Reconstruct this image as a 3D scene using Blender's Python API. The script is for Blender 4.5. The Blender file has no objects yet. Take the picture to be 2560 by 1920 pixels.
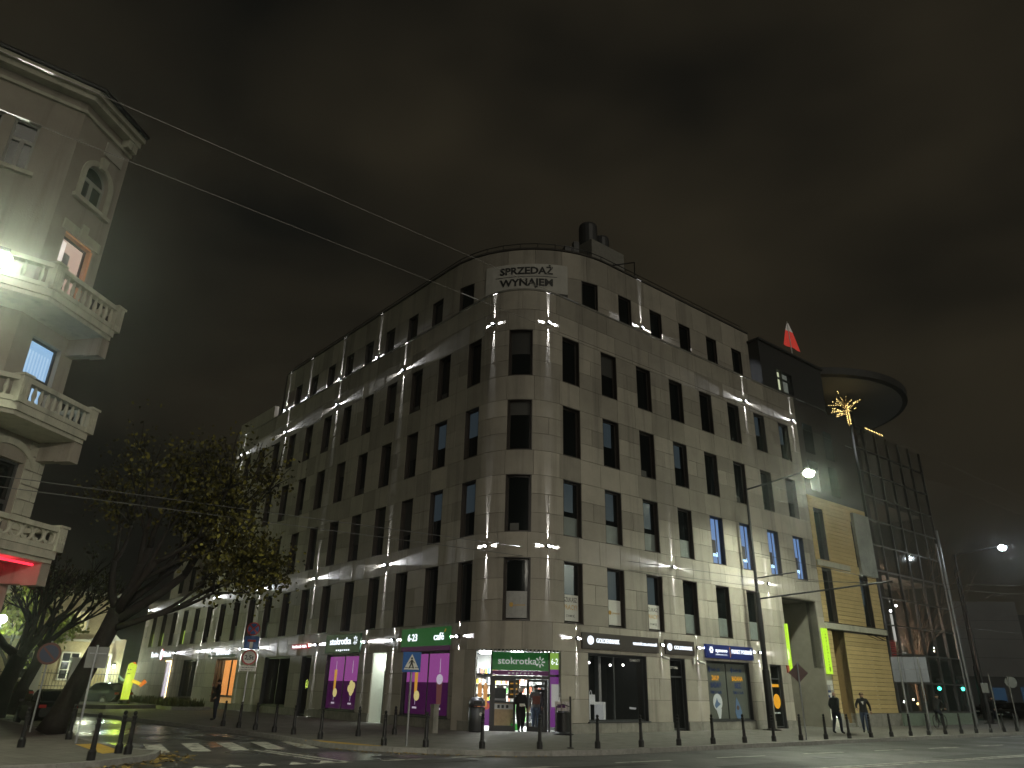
import bpy, bmesh, math, random
import numpy as np
from mathutils import Vector, Matrix
random.seed(7)
sc = bpy.context.scene
COL = sc.collection
R_ = math.radians

# ------------------------------------------------------------------ camera
pit, rol = R_(22.88), R_(1.30)
fw = Vector((0, math.cos(pit), math.sin(pit))); rt0 = Vector((1, 0, 0)); up0 = rt0.cross(fw)
rt = rt0*math.cos(rol) + up0*math.sin(rol); up = -rt0*math.sin(rol) + up0*math.cos(rol)
cam = bpy.data.cameras.new('camera'); cam.sensor_width = 36; cam.lens = 1805/2560*36; cam.clip_end = 2000; cam.clip_start = .1
co = bpy.data.objects.new('camera', cam); COL.objects.link(co)
m = Matrix((rt, up, -fw)).transposed().to_4x4(); m.translation = (0, 0, 1.65); co.matrix_world = m
sc.camera = co
# ------------------------------------------------------------------ night sky (dim, light polluted cloud)
w = bpy.data.worlds.new('World'); sc.world = w; w.use_nodes = True
nt = w.node_tree; nt.nodes.clear()
out = nt.nodes.new('ShaderNodeOutputWorld'); bg = nt.nodes.new('ShaderNodeBackground')
tc = nt.nodes.new('ShaderNodeTexCoord'); nz = nt.nodes.new('ShaderNodeTexNoise'); mp = nt.nodes.new('ShaderNodeMapping')
mp.inputs['Scale'].default_value = (1, 1, 2.2); mp.inputs['Location'].default_value = (10.1685, 15.5689, 10.4188)
nz.inputs['Scale'].default_value = 2.1; nz.inputs['Detail'].default_value = 3.2; nz.inputs['Roughness'].default_value = .5
rp = nt.nodes.new('ShaderNodeValToRGB')
rp.color_ramp.elements[0].position = .34; rp.color_ramp.elements[0].color = (.0054, .0052, .0042, 1)
rp.color_ramp.elements[1].position = .70; rp.color_ramp.elements[1].color = (.0215, .0178, .0112, 1)
nt.links.new(tc.outputs['Generated'], mp.inputs['Vector']); nt.links.new(mp.outputs['Vector'], nz.inputs['Vector'])
nt.links.new(nz.outputs['Fac'], rp.inputs['Fac']); nt.links.new(rp.outputs['Color'], bg.inputs['Color'])
bg.inputs['Strength'].default_value = 1.0
nt.links.new(bg.outputs['Background'], out.inputs['Surface'])
# ------------------------------------------------------------------ one weak, very soft sun: the diffuse glow of the lit city behind the camera
sl = bpy.data.lights.new('sun', 'SUN'); sl.energy = .40; sl.angle = R_(40); sl.color = (1, .93, .76)
so = bpy.data.objects.new('sun', sl); COL.objects.link(so)
so.rotation_euler = Vector((-.50, .80, -.30)).to_track_quat('-Z', 'Y').to_euler()
# ------------------------------------------------------------------ exposure / render
vs = sc.view_settings; vs.view_transform = 'Standard'; vs.look = 'None'; vs.gamma = 1; vs.exposure = 0; vs.use_curve_mapping = False
cy = sc.cycles; cy.use_denoising = True; cy.max_bounces = 6; cy.diffuse_bounces = 3; cy.glossy_bounces = 3; cy.transmission_bounces = 6
cy.adaptive_threshold = .02; cy.sample_clamp_indirect = 4; cy.caustics_reflective = False; cy.caustics_refractive = False
try: cy.use_light_tree = True
except Exception: pass

# ================================================================== helpers
AR, AL = R_(51.9), R_(-40.85)
V2 = lambda a, b: np.array([a, b], float)
dR = V2(math.sin(AR), math.cos(AR)); dL = V2(math.sin(AL), math.cos(AL))
nR = V2(dR[1], -dR[0]); nL = V2(-dL[1], dL[0])
OR, OL = -22.3, -18.85
PAV = .12
def RP(s, off, z): p = dR*s + nR*off; return (p[0], p[1], z)
def LP(s, off, z): p = dL*s + nL*off; return (p[0], p[1], z)
class Path:
    def __init__(s, oR, oL, r):
        M = np.array([nR, nL]); s.c = np.linalg.solve(M, [oR - r, oL - r]); s.r = r
        s.tR = s.c + nR*r; s.tL = s.c + nL*r
        a0 = math.atan2(nL[1], nL[0]) % (2*math.pi); a1 = math.atan2(nR[1], nR[0]) % (2*math.pi)
        s.am = (a0+a1)/2; s.h = r*(a1-a0)/2
    def uR(s, x): return s.h + x - float(s.tR@dR)
    def uL(s, x): return -s.h - (x - float(s.tL@dL))
    def nrm(s, u):
        if u >= s.h: return nR
        if u <= -s.h: return nL
        a = s.am + u/s.r; return V2(math.cos(a), math.sin(a))
    def tan(s, u):
        n = s.nrm(u); return V2(-n[1], n[0])
    def pt(s, u, d, z):
        if u >= s.h: p = s.tR + dR*(u-s.h) + nR*d
        elif u <= -s.h: p = s.tL + dL*(-u-s.h) + nL*d
        else: p = s.c + s.nrm(u)*(s.r+d)
        return (p[0], p[1], z)
    def us(s, a, b):
        if b <= -s.h or a >= s.h: return [a, b]
        L = [a]; k = max(s.r*.06, .14); x = max(a, -s.h)
        if x > a+1e-6: L.append(x)
        e = min(b, s.h); n = max(1, int(math.ceil((e-x)/k)))
        L += [x+(e-x)*i/n for i in range(1, n+1)]
        if b > e+1e-6: L.append(b)
        return L
FP = Path(OR, OL, 2.6)
TP = Path(OR-1.0, OL-1.0, 6.2)      # set-back top storey
U = FP.pt

OFF = {}
class MB:
    def __init__(s): s.v = []; s.f = []; s.mi = []; s.t = []
    def add(s, vs, fs, mi=0, t=None):
        b = len(s.v); s.v += [tuple(map(float, x)) for x in vs]
        t = random.random() if t is None else t
        for f in fs: s.f.append(tuple(b+i for i in f)); s.mi.append(mi); s.t.append(t)
        return s
    def box(s, c, sz, rz=0, mi=0, t=None):
        hx, hy, hz = sz[0]/2, sz[1]/2, sz[2]/2; ca, sa = math.cos(rz), math.sin(rz)
        vs = [(c[0]+x*ca-y*sa, c[1]+x*sa+y*ca, c[2]+z) for z in (-hz, hz) for x, y in ((-hx, -hy), (hx, -hy), (hx, hy), (-hx, hy))]
        return s.add(vs, [(3, 2, 1, 0), (4, 5, 6, 7), (0, 1, 5, 4), (1, 2, 6, 5), (2, 3, 7, 6), (3, 0, 4, 7)], mi, t)
    def slab(s, path, a, b, d0, d1, z0, z1, mi=0, t=None):
        us = path.us(a, b); vs = []
        for u in us: vs += [path.pt(u, d0, z0), path.pt(u, d1, z0), path.pt(u, d1, z1), path.pt(u, d0, z1)]
        n = len(us); fs = [(0, 1, 2, 3), tuple(4*(n-1)+i for i in (3, 2, 1, 0))]
        for k in range(n-1):
            o = 4*k; q = o+4
            fs += [(o+1, q+1, q+2, o+2), (o, o+3, q+3, q), (o+2, q+2, q+3, o+3), (o, q, q+1, o+1)]
        return s.add(vs, fs, mi, t)
    def prism(s, poly, z0, z1, mi=0, t=None):
        n = len(poly); vs = [(p[0], p[1], z0) for p in poly]+[(p[0], p[1], z1) for p in poly]
        fs = [tuple(range(n-1, -1, -1)), tuple(range(n, 2*n))]+[(i, (i+1) % n, n+(i+1) % n, n+i) for i in range(n)]
        return s.add(vs, fs, mi, t)
    def tube(s, pts, r, n=8, mi=0, t=None, cap=True):
        P = [Vector(p) for p in pts]; rs = r if isinstance(r, (list, tuple)) else [r]*len(P); vs = []; fs = []
        prev = None
        for i, p in enumerate(P):
            d = (P[min(i+1, len(P)-1)]-P[max(i-1, 0)]).normalized()
            x = prev if prev is not None else (Vector((0, 0, 1)) if abs(d.z) < .9 else Vector((1, 0, 0)))
            x = (x - d*x.dot(d)); x = x.normalized() if x.length > 1e-6 else d.orthogonal().normalized(); y = d.cross(x); prev = x
            for k in range(n):
                a = 2*math.pi*k/n; vs.append(p+(x*math.cos(a)+y*math.sin(a))*rs[i])
        for i in range(len(P)-1):
            for k in range(n):
                a = i*n+k; b = i*n+(k+1) % n; fs.append((a, b, b+n, a+n))
        if cap: fs += [tuple(range(n-1, -1, -1)), tuple((len(P)-1)*n+k for k in range(n))]
        return s.add(vs, fs, mi, t)
    def lathe(s, prof, c=(0, 0, 0), n=14, mi=0, sx=1, sy=1, t=None):
        vs = []; fs = []
        for r, z in prof:
            for k in range(n): a = 2*math.pi*k/n; vs.append((c[0]+r*sx*math.cos(a), c[1]+r*sy*math.sin(a), c[2]+z))
        for i in range(len(prof)-1):
            for k in range(n): a = i*n+k; b = i*n+(k+1) % n; fs.append((a, b, b+n, a+n))
        fs += [tuple(range(n-1, -1, -1)), tuple((len(prof)-1)*n+k for k in range(n))]
        return s.add(vs, fs, mi, t)
    def ball(s, c, r, mi=0, n=10, sc=(1, 1, 1)):
        prof = [(math.sin(math.pi*i/6)*r+1e-4, -math.cos(math.pi*i/6)*r*sc[2]) for i in range(7)]
        return s.lathe(prof, c, n, mi, sc[0], sc[1])
    def build(s, name, mats, parent=None, smooth=False, loc=None):
        o3 = Vector((0, 0, 0))
        if parent is not None: o3 = OFF.get(parent, o3)
        elif loc is not None: o3 = Vector(loc)
        me = bpy.data.meshes.new(name)
        vs = [(x-o3.x, y-o3.y, z-o3.z) for x, y, z in s.v] if o3.length else s.v
        me.from_pydata(vs, [], s.f)
        for mt in (mats if isinstance(mats, (list, tuple)) else [mats]): me.materials.append(mt)
        me.polygons.foreach_set('material_index', s.mi)
        if smooth: me.polygons.foreach_set('use_smooth', [True]*len(s.f))
        at = me.attributes.new('tint', 'FLOAT', 'FACE'); at.data.foreach_set('value', s.t)
        me.update()
        o = bpy.data.objects.new(name, me); COL.objects.link(o)
        if parent is not None: o.parent = parent; OFF[o] = o3
        elif loc is not None: o.location = loc; OFF[o] = o3
        return o
def empty(name, loc=(0, 0, 0), rz=0, local=False):
    o = bpy.data.objects.new(name, None); COL.objects.link(o); o.location = loc; o.rotation_euler = (0, 0, rz); o.empty_display_size = .2
    OFF[o] = Vector((0, 0, 0)) if local else Vector(loc)
    return o
def tag(o, label=None, cat=None, group=None, kind=None):
    if label: o['label'] = label
    if cat: o['category'] = cat
    if group: o['group'] = group
    if kind: o['kind'] = kind
    return o
def thing(name, label, cat, loc=(0, 0, 0), rz=0, group=None, local=False): return tag(empty(name, loc, rz, local), label, cat, group)
def copy_tree(o, parent=None):
    c = o.copy(); COL.objects.link(c)
    if parent is not None: c.parent = parent
    for ch in o.children: copy_tree(ch, c)
    return c
ORD = ['first', 'second', 'third', 'fourth', 'fifth', 'sixth', 'seventh', 'eighth', 'ninth', 'tenth', 'eleventh', 'twelfth', 'thirteenth', 'fourteenth',
       'fifteenth', 'sixteenth', 'seventeenth', 'eighteenth', 'nineteenth', 'twentieth', 'twenty-first', 'twenty-second', 'twenty-third']
# ------------------------------------------------------------------ materials
MT = {}
def mat(name, col=(.5, .5, .5), rough=.6, metal=0, emit=None, es=1, var=0, vscale=6, bump=0, bscale=40, tint=0, col2=None, alpha=1, trans=0, spec=.5, rvar=0):
    if name in MT: return MT[name]
    M = bpy.data.materials.new(name); M.use_nodes = True; n = M.node_tree; b = n.nodes['Principled BSDF']; MT[name] = M
    b.inputs['Base Color'].default_value = (*col, 1); b.inputs['Roughness'].default_value = rough; b.inputs['Metallic'].default_value = metal
    b.inputs['Specular IOR Level'].default_value = spec; b.inputs['Alpha'].default_value = alpha
    b.inputs['Transmission Weight'].default_value = trans
    if emit: b.inputs['Emission Color'].default_value = (*emit, 1); b.inputs['Emission Strength'].default_value = es
    tcn = None
    if var or bump or rvar:
        tcn = n.nodes.new('ShaderNodeTexCoord')
    last = None
    if var:
        z = n.nodes.new('ShaderNodeTexNoise'); z.inputs['Scale'].default_value = vscale; z.inputs['Detail'].default_value = 6; z.inputs['Roughness'].default_value = .65
        n.links.new(tcn.outputs['Object'], z.inputs['Vector'])
        mx = n.nodes.new('ShaderNodeMix'); mx.data_type = 'RGBA'; c2 = col2 or tuple(c*(1-var) for c in col)
        mx.inputs[6].default_value = (*c2, 1); mx.inputs[7].default_value = (*[min(1, c*(1+var*.5)) for c in col], 1)
        mr = n.nodes.new('ShaderNodeMapRange'); mr.inputs[1].default_value = .3; mr.inputs[2].default_value = .7
        n.links.new(z.outputs['Fac'], mr.inputs[0]); n.links.new(mr.outputs[0], mx.inputs[0]); last = mx.outputs[2]
    if tint:
        a = n.nodes.new('ShaderNodeAttribute'); a.attribute_name = 'tint'
        mr = n.nodes.new('ShaderNodeMapRange'); mr.inputs[3].default_value = 1-tint; mr.inputs[4].default_value = 1+tint*.6
        n.links.new(a.outputs['Fac'], mr.inputs[0])
        mm = n.nodes.new('ShaderNodeMix'); mm.data_type = 'RGBA'; mm.blend_type = 'MULTIPLY'; mm.inputs[0].default_value = 1
        if last: n.links.new(last, mm.inputs[6])
        else: mm.inputs[6].default_value = (*col, 1)
        n.links.new(mr.outputs[0], mm.inputs[7]); last = mm.outputs[2]
    if last: n.links.new(last, b.inputs['Base Color'])
    if rvar:
        z = n.nodes.new('ShaderNodeTexNoise'); z.inputs['Scale'].default_value = .35; z.inputs['Detail'].default_value = 4
        n.links.new(tcn.outputs['Object'], z.inputs['Vector'])
        mr = n.nodes.new('ShaderNodeMapRange'); mr.inputs[1].default_value = .4; mr.inputs[2].default_value = .6; mr.inputs[3].default_value = rough-rvar; mr.inputs[4].default_value = rough
        n.links.new(z.outputs['Fac'], mr.inputs[0]); n.links.new(mr.outputs[0], b.inputs['Roughness'])
    if bump:
        z = n.nodes.new('ShaderNodeTexNoise'); z.inputs['Scale'].default_value = bscale; z.inputs['Detail'].default_value = 5
        n.links.new(tcn.outputs['Object'], z.inputs['Vector'])
        bp = n.nodes.new('ShaderNodeBump'); bp.inputs['Strength'].default_value = bump; bp.inputs['Distance'].default_value = .02
        n.links.new(z.outputs['Fac'], bp.inputs['Height']); n.links.new(bp.outputs['Normal'], b.inputs['Normal'])
    return M
def glow(name, col, s=1, rough=.5): return mat(name, (.02, .02, .02), rough, emit=col, es=s)
ASPH = mat('asphalt', (.085, .086, .083), .62, var=.35, vscale=1.2, bump=.5, bscale=60, rvar=.18)
ASPW = mat('damp_asphalt', (.06, .06, .058), .42, var=.35, vscale=1.5, bump=.35, bscale=30, rvar=.26)
STONE = mat('sandstone_cladding', (.39, .36, .305), .7, var=.16, vscale=.9, bump=.15, bscale=25, tint=.24)
GREY = mat('grey_plinth_stone', (.27, .26, .23), .7, var=.3, vscale=3, bump=.2, tint=.1)
CORE = mat('wall_core', (.05, .045, .04), .9)
FRAME = mat('window_frame_brown', (.045, .036, .03), .45, bump=.05)
GLASS = mat('dark_window_glass', (.006, .008, .008), .06, var=.4, vscale=.6, spec=.6)
FILM = mat('frosted_film', (.20, .23, .22), .4, var=.25, vscale=2, tint=.25)
BLK = mat('black_painted_metal', (.012, .012, .013), .4, var=.3, vscale=12, spec=.5)
DGREY = mat('dark_grey_metal', (.045, .047, .05), .45, var=.2, vscale=5)
GALV = mat('galvanised_steel', (.32, .33, .34), .38, metal=.85, var=.15, vscale=9)
PAVE = mat('concrete_paving', (.20, .19, .17), .75, var=.3, vscale=1.6, bump=.3, bscale=30, tint=.16)
KERB = mat('granite_kerb', (.27, .265, .25), .75, var=.3, vscale=8, bump=.25, tint=.15)
WHITE = mat('white_road_paint', (.62, .61, .55), .6, var=.3, vscale=5, bump=.2)
YELP = mat('yellow_tactile_paving', (.55, .36, .06), .7, var=.25, vscale=5, bump=.3)
WPAINT = mat('white_paint', (.75, .75, .72), .5, var=.08)
PLAST = mat('cream_plaster', (.33, .295, .245), .85, var=.16, vscale=.7, bump=.25, bscale=18)
TRIM = mat('pale_stone_trim', (.48, .47, .38), .75, var=.15, vscale=3, bump=.2)
YBR = mat('yellow_cladding_plank', (.56, .43, .20), .7, var=.14, vscale=1.2, bump=.15, tint=.12)
SKIN = mat('skin', (.45, .28, .2), .6)
WLENS = glow('lamp_lens_white', (.92, .95, 1), 30)
WHITEL = glow('white_sign_light', (.86, .93, 1), 1.5)
WOOD = mat('light_wood', (.5, .36, .2), .6, var=.2, vscale=7)

def streaks(M, amt=.35, sx=2.2, sz=.12, lo=.52, hi=.72):
    n = M.node_tree; b = n.nodes['Principled BSDF']; lk = b.inputs['Base Color'].links[0].from_socket
    t = n.nodes.new('ShaderNodeTexCoord'); mp_ = n.nodes.new('ShaderNodeMapping'); mp_.inputs['Scale'].default_value = (sx, sx, sz)
    z = n.nodes.new('ShaderNodeTexNoise'); z.inputs['Scale'].default_value = 1; z.inputs['Detail'].default_value = 5; z.inputs['Roughness'].default_value = .6
    n.links.new(t.outputs['Object'], mp_.inputs['Vector']); n.links.new(mp_.outputs['Vector'], z.inputs['Vector'])
    mr = n.nodes.new('ShaderNodeMapRange'); mr.inputs[1].default_value = lo; mr.inputs[2].default_value = hi; mr.inputs[3].default_value = 1; mr.inputs[4].default_value = 1-amt
    n.links.new(z.outputs['Fac'], mr.inputs[0])
    mm = n.nodes.new('ShaderNodeMix'); mm.data_type = 'RGBA'; mm.blend_type = 'MULTIPLY'; mm.inputs[0].default_value = 1
    n.links.new(lk, mm.inputs[6]); n.links.new(mr.outputs[0], mm.inputs[7]); n.links.new(mm.outputs[2], b.inputs['Base Color'])
for M_ in (STONE, PLAST, TRIM, GREY): streaks(M_)
streaks(WHITE, .6, 3, 3, .5, .62); streaks(ASPH, .25, .5, .5, .48, .56)
# lettering ----------------------------------------------------------
_TX = {}
def text_mesh(txt, size=1.0, bold=0, xs=1.0):
    k = (txt, bold)
    if k not in _TX:
        cu = bpy.data.curves.new('lettering', 'FONT'); cu.body = txt; cu.align_x = 'LEFT'; cu.resolution_u = 2; cu.offset = bold
        o = bpy.data.objects.new('lettering_tmp', cu); COL.objects.link(o)
        dg = bpy.context.evaluated_depsgraph_get(); me = bpy.data.meshes.new_from_object(o.evaluated_get(dg))
        v = np.array([(q.co.x, q.co.y) for q in me.vertices]); f = [tuple(p.vertices) for p in me.polygons]
        bpy.data.objects.remove(o); bpy.data.meshes.remove(me); bpy.data.curves.remove(cu)
        if len(v) == 0: v = np.zeros((1, 2))
        _TX[k] = (v, f)
    v, f = _TX[k]; mn = v.min(0); mx = v.max(0); h = .73
    q = (v-[(mn[0]+mx[0])/2, 0])/h*size; q[:, 0] *= xs
    return q, f, (mx[0]-mn[0])/h*size*xs
def wall_text(mb, path, txt, u, z, size, d, width=None, bold=.01, flip=1, mi=0, th=.0):
    q, f, wd = text_mesh(txt, size, bold)
    k = 1 if width is None else width/wd
    if th:
        vs = [path.pt(u+x*k*flip, d, z+y) for x, y in q]+[path.pt(u+x*k*flip, d-th, z+y) for x, y in q]
        ed = {}
        for t in f:
            for i in range(len(t)):
                a, b = t[i], t[(i+1) % len(t)]; ed[(a, b)] = 1
        side = [(a, b, b+len(q), a+len(q)) for (a, b) in ed if (b, a) not in ed]
        mb.add(vs, list(f)+side, mi)
    else: mb.add([path.pt(u+x*k*flip, d, z+y) for x, y in q], f, mi)
def scribble(mb, path, u0, u1, z, h, d, seed=1, mi=0, th=.004):
    """letter-like strokes for writing too small to be read in the photograph"""
    rr = random.Random(seed); x = u0
    while x < u1-.3*h:
        w_ = h*rr.uniform(.4, .62); k = rr.randint(0, 3); t = h*.16
        mb.slab(path, x, x+t, d-th, d, z, z+h*rr.choice([.75, .75, 1]))
        if k != 1: mb.slab(path, x+t, x+w_, d-th, d, z+h*rr.choice([0, .3, .6]), z+h*rr.choice([0, .3, .6])+t*0+h*.15+.6*h*0)
        if k in (0, 2): mb.slab(path, x+w_-t, x+w_, d-th, d+.001, z, z+h*.75)
        x += w_+h*.17
class Flat:
    """a plane through p with horizontal direction a (radians from +X) - same interface as Path"""
    h = 0
    def __init__(s, p, ang): s.p = V2(p[0], p[1]); s.t = V2(math.cos(ang), math.sin(ang)); s.n = V2(s.t[1], -s.t[0])
    def pt(s, u, d, z): q = s.p+s.t*u+s.n*d; return (q[0], q[1], z)
    def us(s, a, b): return [a, b]
    def nrm(s, u): return s.n
    def tan(s, u): return s.t
def disc(mb, path, u, z, r, d0, d1, n=20, mi=0, sx=1):
    vs = [path.pt(u+r*sx*math.cos(2*math.pi*k/n), d0, z+r*math.sin(2*math.pi*k/n)) for k in range(n)]
    vs += [path.pt(u+r*sx*math.cos(2*math.pi*k/n), d1, z+r*math.sin(2*math.pi*k/n)) for k in range(n)]
    mb.add(vs, [tuple(range(n-1, -1, -1)), tuple(range(n, 2*n))]+[(i, (i+1) % n, n+(i+1) % n, n+i) for i in range(n)], mi)
def poly(mb, path, pts, d0, d1, mi=0):
    n = len(pts); vs = [path.pt(x, d0, z) for x, z in pts]+[path.pt(x, d1, z) for x, z in pts]
    mb.add(vs, [tuple(range(n-1, -1, -1)), tuple(range(n, 2*n))]+[(i, (i+1) % n, n+(i+1) % n, n+i) for i in range(n)], mi)

# ================================================================== the setting
def brick_joints(M, bw, bh, rot, mort=.012, dark=.45):
    n = M.node_tree; b = n.nodes['Principled BSDF']; lk = b.inputs['Base Color'].links[0].from_socket
    t = n.nodes.new('ShaderNodeTexCoord'); mp_ = n.nodes.new('ShaderNodeMapping'); mp_.inputs['Rotation'].default_value = (0, 0, rot)
    br = n.nodes.new('ShaderNodeTexBrick'); br.inputs['Scale'].default_value = 1; br.inputs['Mortar Size'].default_value = mort
    br.inputs['Brick Width'].default_value = bw; br.inputs['Row Height'].default_value = bh; br.inputs['Mortar Smooth'].default_value = .3
    br.inputs['Color1'].default_value = (1, 1, 1, 1); br.inputs['Color2'].default_value = (.86, .86, .86, 1); br.inputs['Mortar'].default_value = (dark,)*3+(1,)
    n.links.new(t.outputs['Object'], mp_.inputs['Vector']); n.links.new(mp_.outputs['Vector'], br.inputs['Vector'])
    mm = n.nodes.new('ShaderNodeMix'); mm.data_type = 'RGBA'; mm.blend_type = 'MULTIPLY'; mm.inputs[0].default_value = 1
    n.links.new(lk, mm.inputs[6]); n.links.new(br.outputs['Color'], mm.inputs[7]); n.links.new(mm.outputs[2], b.inputs['Base Color'])
brick_joints(PAVE, .5, .5, R_(38.1))
g = MB(); g.box((0, 100, -.25), (700, 700, .5)); tag(g.build('ground', ASPH), kind='structure')
side = [LP(12, -5.9, 0), LP(18, -11.3, 0), LP(95, -11.3, 0), LP(95, -5.0, 0)]
side = [RP(3.2, -17.75, 0), RP(13.5, -17.0, 0), LP(19.5, -11.9, 0), LP(30, -11.0, 0), LP(44, -9.4, 0), LP(95, -8.8, 0), LP(95, -4.8, 0), LP(20, -5.9, 0)]
g = MB(); g.prism(side, -.05, .004); tag(g.build('side_road', ASPW), kind='structure')
def kerbed(name, line, inner, mat_, near):
    """pavement slab behind a row of separate kerb stones"""
    P = [np.array(p[:2]) for p in line]; pts = []
    for i in range(len(P)):
        t = P[min(i+1, len(P)-1)]-P[max(i-1, 0)]; t /= np.linalg.norm(t); pts.append(P[i]+np.array([t[1], -t[0]])*.15)
    poly_ = [tuple(p) for p in pts]+[tuple(q[:2]) for q in inner]
    a = MB(); a.prism(poly_, -.1, PAV); o = a.build(name, mat_); tag(o, kind='structure')
    rest = MB(); nrest = 0
    for i in range(len(P)-1):
        L = np.linalg.norm(P[i+1]-P[i]); k = max(1, int(round(L/1.0)))
        for j in range(k):
            q0 = P[i]+(P[i+1]-P[i])*(j/k); q1 = P[i]+(P[i+1]-P[i])*((j+1)/k); i0 = pts[i]+(pts[i+1]-pts[i])*(j/k); i1 = pts[i]+(pts[i+1]-pts[i])*((j+1)/k)
            g_ = (q1-q0)/np.linalg.norm(q1-q0)*.006; dz = random.uniform(-.004, .006)
            mb = MB() if np.linalg.norm(q0) < near else rest
            mb.prism([q0+g_, q1-g_, i1-g_, i0+g_], -.08, PAV+.006+dz)
            if mb is not rest: mb.build('kerb_stone', KERB, o)
            else: nrest += 1
    if nrest: tag(rest.build('far_kerb_stones', KERB, o), kind='stuff')
    return o
kA = [LP(95, -8.7, 0), LP(60, -9.0, 0), (-21.67, 39.6), (-18.94, 37.57), (-15.36, 34.2), (-11.6, 30.3), (-9.4, 28.11), (-7.4, 25.85), (-6.0, 24.0), (-4.9, 22.75), (-4.0, 22.15), (-3.0, 21.85), (-2.04, 21.6), (-1.03, 21.42), (.28, 21.4), (1.3, 21.75), RP(16, -15.97, 0), RP(40, -15.95, 0), RP(120, -15.95, 0)]
kerbed('pavement_building_side', kA[::-1], [LP(95, -30, 0), (30, 120), RP(120, -60, 0)], PAVE, 34)
kB = [RP(-40, -17.5, 0), RP(1.9, -17.6, 0), (-8.6, 15.75), (-8.15, 16.5), (-7.95, 17.5), (-7.9, 18.5), (-8.2, 19.4), LP(21.3, -5.95, 0), LP(45, -5.6, 0), LP(95, -4.7, 0)]
kerbed('pavement_house_side', [p for p in kB][::-1], [RP(-40, -60, 0), LP(95, 30, 0)], PAVE, 40)
# painted markings: each stroke is its own sheet
marks = empty('road_markings'); tag(marks, kind='structure')
def stroke(a, b, wd, name='dash', mt=WHITE, z=.009):
    a = np.array(a[:2], float); b = np.array(b[:2], float); t = (b-a)/np.linalg.norm(b-a); n = np.array([-t[1], t[0]])*wd/2
    mb = MB(); mb.prism([a-n, b-n, b+n, a+n], z-.003, z); return mb.build(name, mt, marks)
e = V2(-.469, .883)
for c0 in [(-8.5, 20.1), (-7.74, 20.8), (-6.95, 21.38), (-6.12, 21.95), (-5.36, 22.5), (-4.62, 23.07)]:
    stroke(c0, V2(*c0)+e*2.85, .46, 'zebra_stripe')
for a, b in [((-6.62, 21.5), (-3.75, 18.62)), ((-6.42, 21.66), (-3.52, 18.82))]: stroke(a, b, .1, 'centre_line')
for k in range(6):
    s0 = 4.55+.705*k; mb = MB(); mb.prism([RP(s0, -17.05, 0)[:2], RP(s0+.42, -17.05, 0)[:2], RP(s0+.3, -17.6, 0)[:2]], .006, .009); mb.build('give_way_triangle', WHITE, marks)
for s0, s1 in [(7.9, 8.9), (9.7, 10.8), (11.7, 12.8), (13.65, 14.8)]: stroke(RP(s0, -17.06, 0), RP(s1, -17.04, 0), .12)
for s0, s1, o0, o1 in [(7, 8.8, -14.5, -14.4), (10.9, 12.7, -14.3, -14.1), (14.7, 16.6, -14.2, -14.03), (18.5, 20.5, -14.0, -13.82), (22.4, 24.4, -13.72, -13.55), (26.1, 27.8, -13.42, -13.25), (29.5, 31.5, -13.15, -12.98), (33.2, 35.2, -12.93, -12.8), (37.2, 39.2, -12.7, -12.55), (41.2, 43.2, -12.45, -12.3)]:
    stroke(RP(s0, o0, 0), RP(s1, o1, 0), .12)
for s0, s1 in [(41.3, 42.6), (43.6, 45), (46, 47.4)]: stroke(RP(s0, -15.45, 0), RP(s1, -15.4, 0), .1)
for k in (0, .26): stroke(RP(12, -11.4+k, 0), RP(60, -8.1+k, 0), .1, 'centre_line')
PATCH = mat('asphalt_patch', (.055, .055, .054), .7, var=.3, vscale=2, bump=.4, bscale=70)
for c0, sz, a_ in (((6.5, 20.2), (2.6, 1.0), 38), ((-1.5, 19.8), (1.6, .8), 38), ((14.5, 25.2), (3.2, .7), 38), ((-9.2, 25.5), (2.2, 1.1), 131), ((1.5, 18.6), (5.0, .35), 38)):
    q = MB(); q.box((c0[0], c0[1], .0045), (sz[0], sz[1], .003), R_(a_)); q.build('asphalt_patch', PATCH, marks)
for x, y in ((9.3, 23.4), (-3.0, 20.4), (-8.0, 24.9), (3.4, 19.2)):
    q = MB(); q.lathe([(.33, .0055), (.33, .008), (.28, .0085), (.01, .0085)], (x, y, 0), 20); q.build('manhole_cover', DGREY, marks)
tp = MB(); tp.prism([(-5.66, 23.98), (-3.4, 22.3), (-3.66, 22.08), (-4.75, 22.93), (-5.88, 23.85)][::-1], .1, .128); tag(tp.build('tactile_strip_by_shop', YELP), kind='structure')
tp = MB(); tp.prism([LP(20.0, -5.62, 0), LP(22.6, -5.75, 0), LP(22.6, -5.2, 0), LP(19.6, -5.1, 0)][::-1], .1, .128); tag(tp.build('tactile_strip_by_house', YELP), kind='structure')

# thin mist added so lamps get glare-like halos; the sky stays outside it
hz = MB(); hz.box((0, 100, 14.1), (704, 704, 31.2)); HZM = bpy.data.materials.new('glare_mist'); HZM.use_nodes = True; hn = HZM.node_tree; hn.nodes.clear()
ho_ = hn.nodes.new('ShaderNodeOutputMaterial'); hv = hn.nodes.new('ShaderNodeVolumePrincipled'); hv.inputs['Density'].default_value = .0013; hv.inputs['Anisotropy'].default_value = .93; hv.inputs['Color'].default_value = (.9, .95, .93, 1)
hn.links.new(hv.outputs[0], ho_.inputs['Volume']); tag(hz.build('glare_haze', HZM), kind='stuff')

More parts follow.
